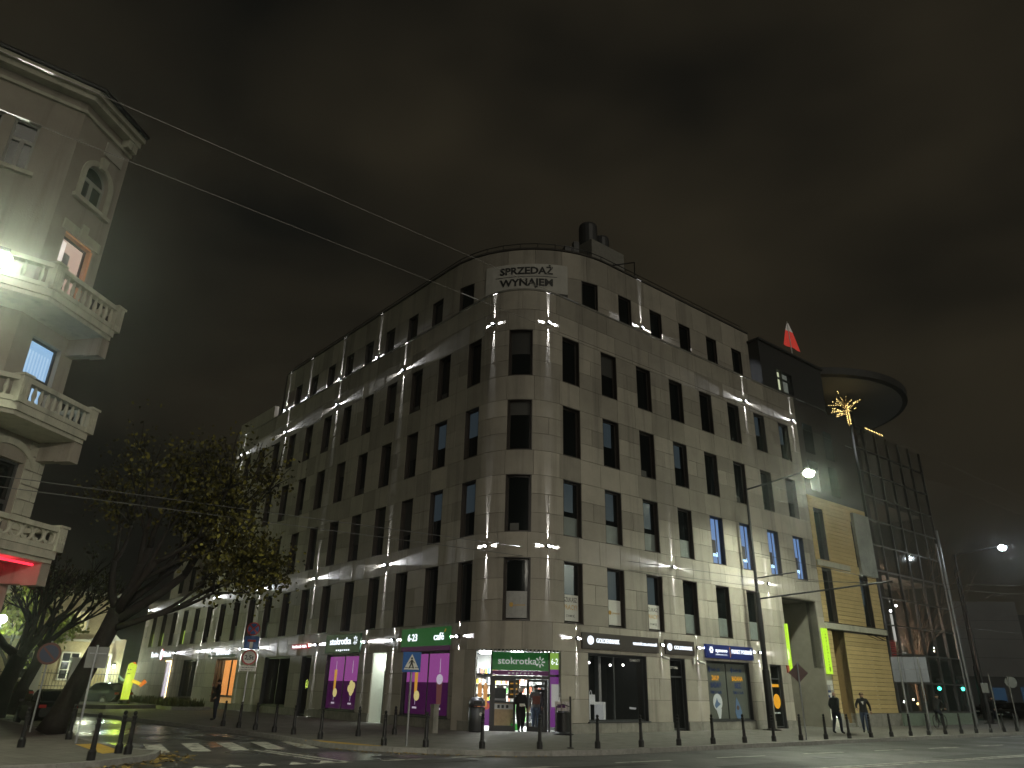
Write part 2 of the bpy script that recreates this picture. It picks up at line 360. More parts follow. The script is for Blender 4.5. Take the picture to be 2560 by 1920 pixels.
# ================================================================== main building (rounded corner office block)
WB = [4.10, 7.58, 11.08, 14.55]; WT = [6.55, 10.0, 13.4, 16.85]; LEDGE = 18.9; LINT = 3.05
uRe = FP.uR(40.1); uLe = FP.uL(53.6); uLlow = FP.uL(68)
bld = thing('office_building', 'sandstone office block with rounded corner, tall dark windows and lit shops below', 'building', (0.25, 28.5, 0))
openings = []   # (u0,u1,z0,z1)
wins = []       # (u0,u1,level)
RW0, RWS, RWW = 20.40, 2.507, 1.07
for lv in range(4):
    for k in range(8):
        s0 = RW0+RWS*k
        if lv == 0 and s0 > 35: continue
        wins.append((FP.uR(s0), FP.uR(s0+RWW), lv, 'R', k))
    for k in range(18):
        s0 = 24.04+2.413*k
        if (lv > 0 and s0+1 > 53.0) or s0+1 > 67.5: continue
        wins.append((FP.uL(s0+1.0), FP.uL(s0), lv, 'L', k))
    wins.append((-.53, .57, lv, 'C', 0))
for a, b, lv, *_ in wins: openings.append((a, b, WB[lv], WT[lv]))
GR_OP = {  # ground floor openings (u0,u1,z0)
 'corner': (-1.78, 1.92, .12), 'gold': (FP.uR(21.68), FP.uR(25.15), .48), 'golddoor': (FP.uR(26.66), FP.uR(27.7), .12), 'clinic': (FP.uR(29.25), FP.uR(32.55), .48),
 'door8': (FP.uR(34.3), FP.uR(35.3), .12), 'pass': (FP.uR(36.1), FP.uR(39.45), .12),
 'purpleA': (FP.uL(28.7), FP.uL(25.3), .48), 'litdoor': (FP.uL(31.25), FP.uL(30.1), .12), 'purpleB': (FP.uL(35.75), FP.uL(32.5), .48), 'darkdoor': (FP.uL(38.5), FP.uL(37.4), .12),
 'darkshop': (FP.uL(43.2), FP.uL(39.9), .48), 'orange': (FP.uL(50.7), FP.uL(47.25), .8), 'greenshop': (FP.uL(56.9), FP.uL(54.3), .6), 'whitedoor': (FP.uL(60.7), FP.uL(59.5), .12)}
for k, (a, b, z0) in GR_OP.items(): openings.append((a, b, z0, 6.5 if k == 'pass' else LINT))
rows = [(.12, .48, 1.6, 1), (.48, 1.33, 1.5, 0), (1.33, 2.18, .8, 0), (2.18, 3.05, 1.5, 0), (3.05, 4.10, 1.25, 0)]
for lv in range(4):
    h = (WT[lv]-WB[lv])/3
    for j in range(3): rows.append((WB[lv]+h*j, WB[lv]+h*(j+1), .8 if j == 1 else 1.5, 0))
    if lv < 3: rows.append((WT[lv], WB[lv+1], 1.25, 0))
rows += [(16.85, 17.9, 1.25, 0), (17.9, 18.9, 1.7, 0)]
panels = []
for z0, z1, tw, pl in rows:
    lo = uLlow if z1 < 7.6 else uLe
    bl = sorted([(a, b) for a, b, p, q in openings if min(q, z1)-max(p, z0) > .5*(z1-z0)])
    cur = lo; free = []
    for a, b in bl:
        if a > cur+.02: free.append((cur, a))
        cur = max(cur, b)
    if cur < uRe-.02: free.append((cur, uRe))
    for a, b in free:
        n = max(1, int(round((b-a)/tw+.05)))
        if tw == .8 and b-a < 2.2: n = 2
        for j in range(n): panels.append((a+(b-a)*j/n, a+(b-a)*(j+1)/n, z0, z1, pl))
camp = np.array([0, 0, 1.65])
def vis(p):
    q = np.array(FP.pt((p[0]+p[1])/2, 0, (p[2]+p[3])/2)); v = q-camp; d = np.linalg.norm(v); n = FP.nrm((p[0]+p[1])/2)
    return -(p[1]-p[0])*(p[3]-p[2])*abs(v[0]*n[0]+v[1]*n[1])/d**3
panels.sort(key=vis)
J = .007
rest = MB()
for i, (a, b, z0, z1, pl) in enumerate(panels):
    mb = MB() if i < 300 else rest
    d1 = random.uniform(-.002, .003)+(.04 if pl else 0)
    mb.slab(FP, a+J, b-J, -.05, d1, z0+J, z1-J, 1 if pl else 0)
    if i < 300: mb.build('stone_panel', [STONE, GREY], bld)
tag(rest.build('far_stone_panels', [STONE, GREY], bld), kind='stuff')
# structural core behind the cladding
core = MB()
core.slab(FP, FP.uL(53.55), FP.uR(36.1), -.6, -.32, 3.05, 18.85); core.slab(FP, FP.uR(36.1), uRe, -.6, -.32, 6.5, 18.85); core.slab(FP, uLlow, uLe, -.6, -.32, 3.05, 7.55)
gr = sorted((a, b) if a != GR_OP['corner'][0] else (-2.6, 2.62) for a, b, _ in GR_OP.values()); cur = uLlow
for a, b in gr+[(uRe, uRe)]:
    if a > cur: core.slab(FP, cur+.01, a-.01, -.6, -.055, 0, 3.05)
    cur = b
core.slab(FP, FP.uR(39.45), FP.uR(40.05), -.6, -.055, 3.05, 6.5)
core.slab(FP, FP.uL(53.5), uLe-.05, -6, -.05, 7.6, 18.8)
core.build('core_wall', CORE, bld)
pp2 = MB()
for k in range(4): pp2.slab(FP, uLe+.01+1.5*k, uLe+1.5*(k+1)-.01, -.3, .0, 19.0, 19.95)
tag(pp2.build('end_parapet', STONE, bld), kind='stuff')
led = MB(); led.slab(FP, uLe, uRe, -1.6, .03, 18.905, 18.99); led.slab(FP, uLlow, uLe, -2.6, .03, 7.585, 7.67); led.build('ledge_coping', GREY, bld)
# --- upper windows
BLUE = glow('blue_lit_room', (.20, .36, .72), .62); BLUE2 = glow('blue_lit_letters', (.55, .8, 1), 3)
GREENL = glow('green_lit_pane', (.42, .62, .08), .75)
BLIND = mat('grey_blind', (.085, .085, .078), .7, tint=.6)
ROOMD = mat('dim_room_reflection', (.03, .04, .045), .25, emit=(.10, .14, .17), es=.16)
def window(path, a, b, z0, z1, parent, dep=.28, style=None):
    f = MB(); t = .035
    f.slab(path, a, a+t, -dep, -.012, z0, z1); f.slab(path, b-t, b, -dep, -.012, z0, z1); f.slab(path, a+t, b-t, -dep, -.012, z1-t, z1); f.slab(path, a+t, b-t, -dep, .015, z0, z0+t)
    k = .05
    f.slab(path, a+t, a+t+k, -dep+.01, -dep+.075, z0+t, z1-t); f.slab(path, b-t-k, b-t, -dep+.01, -dep+.075, z0+t, z1-t)
    f.slab(path, a+t+k, b-t-k, -dep+.01, -dep+.07, z0+t, z0+t+k); f.slab(path, a+t+k, b-t-k, -dep+.01, -dep+.07, z1-t-k, z1-t)
    o = f.build('window', FRAME, parent)
    p = MB(); a2, b2 = a+t+k, b-t-k
    m_ = GLASS
    if style == 'blue': m_ = BLUE
    p.slab(path, a2-.01, b2+.01, -dep+.02, -dep+.035, z0+t, z1-t); p.build('pane', m_, o)
    zz = z0+t+k; h = z1-z0
    if style in ('film', 'dimfilm'):
        q = MB(); q.slab(path, a2, b2, -dep+.04, -dep+.045, zz, z0+h*(.38 if style == 'film' else .36)); q.build('frosted_film', FILM, o)
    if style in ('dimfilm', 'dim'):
        q = MB(); q.slab(path, a2, a2+(b2-a2)*.75, -dep+.04, -dep+.045, z0+h*.45, z1-t-k-.02); q.build('reflection_sheet', ROOMD, o)  # faintly glowing sheet on the pane, a painted reflection
    if style == 'blind':
        hh = random.uniform(.2, .75); q = MB(); q.slab(path, a2, b2, -dep+.04, -dep+.05, z1-t-k-h*hh, z1-t-k); q.build('roller_blind', BLIND, o)
    if style == 'plant':
        q = MB(); q.slab(path, a2+.1, a2+.5, -dep+.04, -dep+.09, zz, zz+.3); q.build('sill_clutter', BLIND, o)
    if style == 'green':
        q = MB(); q.slab(path, a2, b2-.25, -dep+.04, -dep+.045, zz, z0+h*.42); q.build('lit_strip', GREENL, o)
    if style == 'blue':
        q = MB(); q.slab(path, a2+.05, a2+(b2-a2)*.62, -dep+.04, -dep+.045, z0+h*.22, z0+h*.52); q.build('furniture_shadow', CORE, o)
        q = MB(); q.slab(path, b2-.3, b2-.24, -dep+.04, -dep+.06, z0+t, z1-t); q.build('sash_bar', FRAME, o)
    return o
words = {4: 'Smil', 5: 'owi', 6: 'toto', 7: 'ency'}
for a, b, lv, sd, k in wins:
    st = None
    if sd == 'R':
        if lv == 0: st = 'film' if k in (3, 4, 5) else 'dim'
        elif lv == 1: st = 'blue' if k >= 4 else ('dimfilm' if k in (0, 1, 2) else 'film')
        elif lv == 2 and k in (1, 3): st = 'dim'
        elif lv == 3 and k >= 6: st = 'dim'
    if sd == 'L' and lv == 0: st = 'green' if k in (14, 16, 17) else ('film' if k in (8, 10, 13, 15) else None)
    if sd == 'L' and lv in (1, 2) and k in (0, 1): st = 'dim'
    if st is None and not (sd == 'C' and lv == 0):
        rv = random.random(); st = 'blind' if rv < .38 else ('plant' if rv < .55 else None)
    o = window(FP, a, b, WB[lv], WT[lv], bld, style=st)
    if st == 'blue':
        q = MB(); wall_text(q, FP, words[k], a+.42, WB[lv]+.42, .24, -.2, width=.5, bold=.004); q.build('lettering', BLUE2, o)
# posters fixed inside four first-floor windows
POST = mat('poster_paper', (.62, .62, .58), .6); PB = mat('poster_black', (.03, .03, .03), .6); PO = mat('poster_ochre', (.55, .33, .06), .6); PG = mat('poster_grey', (.34, .34, .33), .5, var=.2)
def poster(a, b, label, txts, base=POST, logo=False):
    z0 = WB[0]+.12; z1 = z0+1.02; a += .02; b -= .1
    r = MB(); r.slab(FP, a, b, -.19, -.185, z0, z1); o = tag(r.build('window_poster', base, loc=U((a+b)/2, -.19, z0)), label, 'poster')
    for t, z, sz, wd, mt in txts:
        q = MB(); wall_text(q, FP, t, (a+b)/2, z0+z, sz, -.18, width=wd*.92, bold=.004); q.build('lettering', mt, o)
    if logo:
        q = MB(); disc(q, FP, a+.22, z0+.5, .09, -.185, -.18); q.build('logo', PO, o)
        q = MB(); wall_text(q, FP, 'goldenmark', a+.62*.95, z0+.46, .08, -.18, width=.46); q.build('lettering', PO, o)
rw = lambda k: (FP.uR(RW0+RWS*k)+.05, FP.uR(RW0+RWS*k+RWW)-.02)
poster(*rw(0), 'white job poster with black and ochre lettering in the window nearest the rounded corner', [('SZUKASZ', .74, .19, .8, PB), ('PRACY?', .44, .2, .8, PO), ('Z NAMI SIĘ', .16, .09, .5, PB)])
poster(*rw(1), 'white window poster with small ochre logo, second window right of the corner', [], POST, True)
poster(*rw(2), 'white job poster with black and ochre lettering, third window right of the corner', [('SZUKASZ', .74, .17, .8, PB), ('PRACY?', .44, .18, .8, PO), ('Z NAMI SIĘ', .16, .09, .5, PB)])
poster(-.45, .56, 'large grey window poster with faint logo in the rounded corner window', [], PG, True)
# --- set-back top storey
top = MB(); tpan = MB()
tw = []
for k in range(1, 7): tw.append((TP.uR(22.9+2.507*(k-1)), TP.uR(22.9+2.507*(k-1)+1.0)))
for k in range(0, 9): tw.append((TP.uL(26.45+2.413*k+1.0), TP.uL(26.45+2.413*k)))
TL, TR = TP.uL(48.6), TP.uR(37.4); TZ0, TZ1, TWT = 18.9, 22.95, 21.4
for z0, z1, wn in ((18.9, 20.1, 1), (20.1, 21.4, 1), (21.4, 22.95, 0)):
    cur = TL; fr = []
    for a, b in (sorted(tw) if wn else []):
        fr.append((cur, a)); cur = b
    fr.append((cur, TR))
    for a, b in fr:
        n = max(1, int(round((b-a)/1.4)))
        for j in range(n): tpan.slab(TP, a+(b-a)*j/n+J, a+(b-a)*(j+1)/n-J, -.05, 0, z0+J, z1-J)
tag(tpan.build('top_storey_panels', STONE, bld), kind='stuff')
top.slab(TP, TL+.01, TR-.01, -.6, -.3, 18.95, 22.9); top.slab(TP, TL, TR, -9, .06, 22.96, 23.05); top.slab(TP, TL-.3, TL, -9, -.02, 18.9, 22.95); top.build('top_storey_core', CORE, bld)
for a, b in tw: window(TP, a, b, 18.95, TWT, bld, .2)
ral = MB()
us = np.linspace(TL+.3, TR-.3, 44)
for i in range(len(us)-1):
    for z in (23.22, 23.5): ral.tube([TP.pt(us[i], -.25, z), TP.pt(us[i+1], -.25, z)], .022, 5)
    ral.tube([TP.pt(us[i], -.25, 23.02), TP.pt(us[i], -.25, 23.5)], .02, 5)
ral.build('roof_railing', BLK, bld)
rb = MB()
c0 = np.array([4.6, 36.7])
rb.prism([c0, c0+dR*2.8, c0+dR*2.8+dL*2.6, c0+dL*2.6], 22.5, 26.8); hut = rb.build('roof_hut', mat('roof_hut_render', (.24, .235, .21), .8, var=.2), bld)
for q, rr, h in ((c0+dR*.55+dL*.8, .58, 1.5), (c0+dR*2.0+dL*1.1, .52, 1.35)):
    t = MB(); t.lathe([(rr*.9, 0), (rr, .1), (rr, h-.15), (rr*.92, h), (.01, h)], (q[0], q[1], 26.8), 16); t.build('roof_fan_drum', DGREY, hut, smooth=False)
for q, sz in (((2.9, 33.6, 23.5), (.5, .4, 1.0)), ((3.35, 33.9, 23.8), (.3, .3, 1.5)), ((.4, 33.5, 23.2), (1.6, .5, .5))):
    t = MB(); t.box(q, sz, .3); t.build('roof_vent_box', BLK, bld)
t = MB(); p0 = TP.pt(TP.uR(27.2), -.3, 23.0); p1 = TP.pt(TP.uR(27.2), -.3, 24.3); p2 = TP.pt(TP.uR(25.4), -.4, 23.4); t.tube([p0, p1, p2], .04, 6); t.build('roof_davit', BLK, bld)
# --- wing set back behind the big tree
wg = MB(); wg.slab(FP, FP.uL(70), uLe-.06, -8, -2.1, 0, 17.0); 
wo = thing('rear_wing', 'dark rear wing of the stone office block half hidden behind the large tree', 'building', LP(60, -21, 0))
wg.build('wall', STONE, wo)
for k in range(5):
    for z in (8.6, 11.6, 14.4):
        a = FP.uL(56.5+2.6*k); q = MB(); q.slab(FP, a-.9, a, -2.15, -2.06, z, z+2.0); q.build('window', GLASS, wo)

# ================================================================== shops
CLEAR = mat('clear_shop_glass', (.02, .025, .025), .03, alpha=.16, spec=.6)
DARKIN = mat('dark_shop_interior', (.05, .05, .05), .8, var=.2)
WHITEIN = mat('white_shop_interior', (.72, .73, .72), .7)
def interior(key, depth, m_, z1=None):
    a, b, z0 = GR_OP[key]; z1 = z1 or LINT; q = MB()
    q.slab(FP, a-.3, b+.3, -depth-.1, -depth, .05, z1+.3)
    q.slab(FP, a-.3, a-.0, -depth, -.61, .05, z1+.3); q.slab(FP, b+.0, b+.3, -depth, -.61, .05, z1+.3)
    q.slab(FP, a, b, -depth, -.32, z1, z1+.1); q.slab(FP, a, b, -depth, -.32, .05, z0+.0)
    return q.build('shop_interior', m_, bld)
def front(key, cuts, glass=CLEAR, dep=.2, fm=DGREY, z1=None, rail=None):
    a, b, z0 = GR_OP[key]; z1 = z1 or LINT; t = .06
    f = MB(); us_ = [a]+[a+(b-a)*c for c in cuts]+[b]
    f.slab(FP, a, a+.03, -dep-.1, -.012, z0, z1); f.slab(FP, b-.03, b, -dep-.1, -.012, z0, z1); f.slab(FP, a+.03, b-.03, -dep-.1, -.012, z1-.03, z1)
    if z0 > .3: f.slab(FP, a-.05, b+.05, -dep-.1, .06, z0-.005, z0+.05)
    for i, u in enumerate(us_):
        lo = u+.03 if i == 0 else (u-t-.03 if i == len(us_)-1 else u-t/2); f.slab(FP, lo, lo+t, -dep-.06, -dep+.03, z0+.05, z1-.03)
    f.slab(FP, a+.09, b-.09, -dep-.05, -dep+.025, z1-.1, z1-.03); f.slab(FP, a+.09, b-.09, -dep-.05, -dep+.025, z0+.05, z0+.11)
    if rail: f.slab(FP, a+.09, b-.09, -dep-.05, -dep+.026, rail, rail+.07)
    o = f.build('shop_front', fm, bld)
    for i in range(len(us_)-1):
        p = MB(); p.slab(FP, us_[i]+.04, us_[i+1]-.04, -dep-.01, -dep+.005, z0+.08, z1-.06); p.build('pane', glass, o)
    return o
def area(name, loc, size, power, col=(1, .97, .92), rot=(0, 0, 0), parent=None):
    l = bpy.data.lights.new(name, 'POINT'); l.energy = power; l.color = col; l.shadow_soft_size = size
    o = bpy.data.objects.new(name, l); COL.objects.link(o); o.location = loc
    if parent is not None: o.parent = parent; o.location = Vector(loc)-OFF.get(parent, Vector((0, 0, 0)))
    return o
# jeweller
interior('gold', 2.4, DARKIN); front('gold', [.47])
interior('golddoor', 1.2, DARKIN); front('golddoor', [], rail=2.25)
gu = FP.uR
for u, d, z in ((22.6, .9, 2.72), (23.75, .8, 2.66), (24.75, 1.0, 2.7)):
    q = MB(); p = U(gu(u), -d, z); q.ball((p[0], p[1], z), .045)
    tag(q.build('spot_bulb', glow('spot_bulb_glow', (1, .98, .95), 14), loc=p), 'small round spotlight bulb hanging inside the jeweller window, %s from the corner side' % ORD[(22.6, 23.75, 24.75).index(u)], 'spotlight', 'spotlights in the jeweller window')
WD = mat('white_display', (.7, .7, .68), .5, emit=(.9, .95, .95), es=.18)
def stand(s, d, w_, h, dp, label, holes=True):
    t = thing('display_stand', label, 'display stand', U(gu(s), -d, .48))
    q = MB(); q.slab(FP, gu(s)-w_/2, gu(s)+w_/2, -d-dp/2, -d+dp/2, .48+h-.09, .48+h); q.build('stand_top', WD, t)
    for x in (-w_/2, w_/2-.14):
        q = MB(); q.slab(FP, gu(s)+x, gu(s)+x+.14, -d-dp/2, -d+dp/2, .48, .48+h-.09); q.build('stand_side', WD, t)
stand(22.55, .7, 1.0, .75, .5, 'white arched display table in the jeweller window')
stand(21.98, .75, .42, .95, .4, 'narrow white display cube at the left edge of the jeweller window')
q = MB(); q.slab(FP, gu(22.3), gu(22.62), -.85, -.6, 1.24, 1.5); t = q.build('gift_bag', WD, loc=U(gu(22.46), -.7, 1.24)); tag(t, 'white gift bag with looped handle on the display table', 'bag')
q = MB(); q.tube([U(gu(22.4)+.16*k/6, -.72, 1.5+.16*math.sin(math.pi*k/6)) for k in range(7)], .012, 6); q.build('handle', WD, t)
q = MB(); wall_text(q, FP, 'DIAMENTY', gu(24.62), 2.82, .1, -.185, width=.62, bold=.01); q.build('lettering', WPAINT, bld)
q = MB(); wall_text(q, FP, 'SZTUKA', gu(27.15), 2.62, .1, -.185, width=.5, bold=.01); q.build('lettering', WPAINT, bld)
q = MB(); poly(q, FP, [(gu(24.6), 1.05), (gu(25.0), 1.02), (gu(24.95), .95), (gu(24.62), .97)], -.6, -.55); tag(q.build('jewel_tray', WD, loc=U(gu(24.8), -.6, .95)), 'small white jewellery tray glowing at the right of the jeweller window', 'tray')
# clinic windows (frosted, printed)
FROST = mat('frosted_clinic_film', (.115, .125, .11), .35, var=.15, vscale=1.5)
interior('clinic', 1.0, DARKIN); fo = front('clinic', [.5], FROST)
NAVYP = mat('navy_print', (.02, .045, .16), .5); ORP = mat('orange_print', (.75, .34, .02), .5, emit=(.9, .42, .03), es=.25)
for u, t1, t2, t3 in ((30.05, 'ZAKUP', 'BADAŃ', ''), (31.75, 'BADANIA', 'BEZ', '')):
    q = MB(); scribble(q, FP, gu(u)-.35, gu(u)+.45, 2.6, .17, -.178, 3); poly(q, FP, [(gu(u)-.5, 2.69), (gu(u)-.4, 2.83), (gu(u)-.3, 2.69), (gu(u)-.4, 2.53)], -.18, -.176); q.build('lettering', NAVYP, fo)
    q = MB(); scribble(q, FP, gu(u)-.4, gu(u)+.42, 1.64, .16, -.178, 5); q.build('lettering', NAVYP, fo)
    for tx, z, sz, wd, mt in ((t1, 2.22, .2, .55 if u < 31 else .85, ORP), (t2, 1.9, .24, .75 if u < 31 else .5, NAVYP)):
        q = MB(); wall_text(q, FP, tx, gu(u), z, sz, -.18, width=wd, bold=.03); q.build('lettering', mt, fo)
PRW = mat('print_white', (.62, .66, .7), .5); PRB = mat('print_blue', (.12, .2, .36), .5)
q = MB(); disc(q, FP, gu(30.1), 1.28, .36, -.19, -.18, sx=.95); q.build('round_print', PRW, fo)
q = MB(); poly(q, FP, [(gu(29.95), .98), (gu(30.35), 1.0), (gu(30.25), .62), (gu(30.12), .55)], -.18, -.176); q.build('print_arm', PRW, fo)
q = MB(); poly(q, FP, [(gu(29.85), 1.15), (gu(30.05), 1.45), (gu(30.12), 1.3), (gu(30.3), 1.2), (gu(29.95), 1.02)], -.18, -.174); q.build('print_sleeve', PRB, fo)
q = MB(); poly(q, FP, [(gu(31.55), 1.5), (gu(31.78), 1.15), (gu(31.9), .85), (gu(31.78), .58), (gu(31.5), .56), (gu(31.38), .85), (gu(31.45), 1.15)], -.19, -.18); q.build('drop_print', PRB, fo)
q = MB(); disc(q, FP, gu(31.6), 1.05, .1, -.18, -.175); q.build('print_face', mat('print_brown', (.12, .07, .05), .6), fo)
interior('door8', 1.0, DARKIN); fo = front('door8', [], rail=2.35)
q = MB(); disc(q, FP, gu(34.85), 1.35, .34, -.17, -.16, sx=.9); q.build('round_sticker', ORP, fo)
q = MB(); q.slab(FP, gu(34.45), gu(35.15), -.18, -.17, 2.0, 2.14); q.build('orange_strip', ORP, fo)
for k in range(4): q = MB(); disc(q, FP, gu(34.6)+.13*k, .82, .045, -.17, -.165, 10); q.build('pictogram', PRW, fo)
# passage with the house number lights
q = MB(); a, b, _ = GR_OP['pass']; q.slab(FP, a-.3, b+.3, -5.2, -5, .1, 6.8); q.slab(FP, a-.25, a, -5, -.05, .1, 6.5); q.slab(FP, b, b+.25, -5, -.05, .1, 6.5); q.slab(FP, a, b, -5, -.05, 6.5, 6.65)
q.build('passage_wall', mat('passage_stone', (.26, .24, .2), .8, var=.2, vscale=1.5), bld)
LIME = glow('lime_sign_light', (.46, .80, .03), 1.15); LIMED = mat('lime_print', (.03, .12, .01), .5)
pz = Flat(U(b-.12, -.05, 0)[:2], math.atan2(nR[1], nR[0]))
def limesign(path, u0, u1, d, lab, txt):
    r = MB(); r.slab(path, u0, u1, d, d+.12, 2.75, 5.1); o = tag(r.build('light_sign', LIME, loc=path.pt((u0+u1)/2, d, 2.75)), lab, 'sign')
    if txt:
        for i in range(11):
            q = MB(); scribble(q, path, (u0+u1)/2-.04, (u0+u1)/2+.05, 4.72-.155*i, .1, d+.124, i); q.build('lettering', LIMED, o)
        q = MB(); wall_text(q, path, '8', (u0+u1)/2, 2.88, .25, d+.123, bold=.02); q.build('lettering', LIMED, o)
limesign(FP, FP.uR(39.53), FP.uR(40.02), .02, 'glowing lime light box with vertical lettering and number 8 right of the dark passage', True)
r = MB(); r.slab(FP, FP.uR(36.0), FP.uR(36.14), .01, .13, 2.75, 5.1); tag(r.build('light_sign', LIME, loc=U(FP.uR(36.07), .2, 2.75)), 'slim glowing lime light box seen edge-on left of the dark passage', 'sign')
# tenant board + low wall lamp
tb = thing('tenant_board', 'pale tenant board of small company plates beside the passage', 'sign', U(FP.uR(39.75), .02, 1.1))
hcols = [POST, POST, PG, NAVYP, POST, POST, POST, PB, POST]
for i, (z0, z1, x0, x1, mi) in enumerate([(2.2, 2.42, 0, .26, 0), (2.2, 2.42, .27, .52, 0), (1.95, 2.18, 0, .26, 2), (1.95, 2.18, .27, .52, 0), (1.82, 1.93, 0, .24, 3), (1.70, 1.81, 0, .52, 0), (1.58, 1.69, .0, .12, 3), (1.58, 1.69, .13, .52, 0), (1.45, 1.57, 0, .14, 0), (1.43, 1.57, .15, .38, 1), (1.45, 1.57, .39, .52, 2), (1.32, 1.42, 0, .52, 0), (1.15, 1.30, .24, .42, 1), (1.15, 1.30, .44, .56, 0), (1.0, 1.12, .0, .16, 0), (1.0, 1.12, .3, .42, 0)]):
    q = MB(); u = FP.uR(39.47); q.slab(FP, u+x0, u+x1, .012, .03, z0, z1); q.build('name_plate', [POST, PB, PG, NAVYP][mi], tb)
wl = MB(); q = U(FP.uR(39.75), .1, .68); wl.ball(q, .085); o = tag(wl.build('low_wall_lamp', glow('low_lamp_glow', (.9, 1, .8), 14), loc=q), 'small bright round lamp low on the wall under the tenant board', 'lamp')
area('low_lamp_light', U(FP.uR(39.75), .3, .6), .05, 12, (.9, 1, .8), parent=o)
# purple shop windows with printed ice creams
PUR1 = glow('purple_print_lit', (.36, .085, .34), .62, .08); PUR2 = glow('purple_print_dark', (.10, .012, .10), .3, .08)
ICE1 = glow('print_wafer', (.85, .42, .05), .55); ICE2 = glow('print_cream', (.9, .75, .3), .55); ICE3 = glow('print_choc', (.16, .05, .05), .5); ICEW = glow('print_pale', (.8, .7, .85), .5)
def purple(key, kinds):
    a, b, z0 = GR_OP[key]; o = front(key, [.5], PUR1)
    q = MB(); q.slab(FP, a-.2, b+.2, -.6, -.4, 0, LINT); q.build('shop_backing', CORE, bld)
    q = MB(); q.slab(FP, a+.09, b-.09, -.19, -.185, z0+.1, z0+1.35); q.build('dark_print', PUR2, o)
    for i, kd in enumerate(kinds):
        u = a+(b-a)*(.25+.5*i)
        if kd == 'cone':
            q = MB(); poly(q, FP, [(u-.13, 2.35), (u+.13, 2.35), (u+.1, 1.5), (u+.02, 1.15), (u-.08, 1.2)], -.18, -.176); q.build('printed_cone', ICE1, o)
            q = MB(); disc(q, FP, u+.1, 1.3, .2, -.176, -.173); q.build('printed_fruit', ICE2, o)
        elif kd == 'waffle':
            q = MB()
            for x, z in ((-.15, 1.5), (.12, 1.45), (0, 1.7), (.02, 1.35), (.2, 1.62)): disc(q, FP, u+x, z, .17, -.18, -.174-.001*x, 14)
            q.build('printed_waffle', ICE2, o)
        else:
            q = MB(); poly(q, FP, [(u-.2, 1.9), (u+.2, 1.9), (u+.16, 1.0), (u-.16, 1.0)], -.18, -.176); q.build('printed_cup', ICE3, o)
            q = MB(); disc(q, FP, u, 1.95, .2, -.18, -.174, sx=1.1); q.build('printed_foam', ICEW, o)
        q = MB(); poly(q, FP, [(u-.02, 2.2), (u+.02, 2.2), (u+.01, 2.75), (u-.01, 2.75)], -.18, -.176); q.build('printed_steam', ICEW, o)
        q = MB(); q.slab(FP, u-.18, u+.14, -.18, -.176, .8, .87); q.build('printed_caption', ICEW, o)
        q = MB(); q.slab(FP, u-.012, u+.012, -.18, -.177, .95, 1.4); q.build('printed_stem', ICEW, o)
purple('purpleA', ['cone', 'cup'][::1]); purple('purpleB', ['cone', 'waffle'])
q = MB(); a, b, _ = GR_OP['litdoor']; q.slab(FP, a-.2, b+.2, -1.6, -1.5, .1, 3.3); q.slab(FP, a-.2, a, -1.5, -.05, .1, 3.1); q.slab(FP, b, b+.2, -1.5, -.05, .1, 3.1); q.slab(FP, a, b, -1.5, -.1, 3.05, 3.15); q.slab(FP, a, b, -1.5, -.05, .05, .125)
lo = q.build('lit_entrance', mat('white_entrance', (.75, .78, .72), .6), bld)
area('entrance_light', U((a+b)/2, -.75, 2.8), .15, 38, (.93, 1, .9), parent=bld)
f = MB(); f.slab(FP, b-.5, b-.42, -.35, -.28, .13, 2.3); f.build('door_stile', BLK, lo)
# dark shops further along the left facade
interior('darkdoor', .8, DARKIN); front('darkdoor', [])
interior('darkshop', 1.6, DARKIN); fo = front('darkshop', [.5])
q = MB(); a = GR_OP['darkshop'][0]; q.slab(FP, a+.9, a+1.2, -1.3, -1.2, 1.2, 2.5); q.build('dim_display', mat('dim_display', (.2, .2, .18), .6, emit=(.3, .3, .25), es=.12), fo)
ORW = mat('orange_room_wall', (.8, .55, .3), .7, emit=(1, .52, .18), es=.30)
interior('orange', 1.5, ORW); fo = front('orange', [.2, .62], fm=FRAME); a, b, _ = GR_OP['orange']
area('orange_room_light', U((a+b)/2, -.8, 2.7), .15, 50, (1, .66, .33), parent=bld)
for k in range(4):
    q = MB(); q.slab(FP, b-.75, b-.1, -1.2, -.9, 1.0+.42*k, 1.05+.42*k); q.build('shelf_board', FRAME, fo)
    q = MB(); q.slab(FP, b-.65, b-.3, -1.15, -.95, 1.05+.42*k, 1.3+.42*k); q.build('shelf_parcel', WOOD, fo)
interior('greenshop', 1.0, DARKIN); fo = front('greenshop', [.5])
interior('whitedoor', .8, DARKIN); q = MB(); a, b, _ = GR_OP['whitedoor']; q.slab(FP, a+.05, b-.05, -.09, -.05, .13, 3.0); wd = q.build('lit_white_door', glow('white_door_glow', (.75, .68, .80), .75), bld)
fl = MB(); WARM = glow('warm_fairy_bulb', (1, .72, .28), 8)
for k in range(34):
    z = .3+2.7*k/34; fl.ball(U(b+.02*math.sin(k*2.1)+.03, .04, z), .028, n=6)
for k in range(10): fl.ball(U(a+(b-a)*k/9, .04, 3.02), .028, n=6)
t = thing('fairy_light_string', 'string of warm fairy lights around the pale lit doorway', 'string lights', U(b, .04, .3)); tag(fl.build('bulbs', WARM, t), kind='stuff')

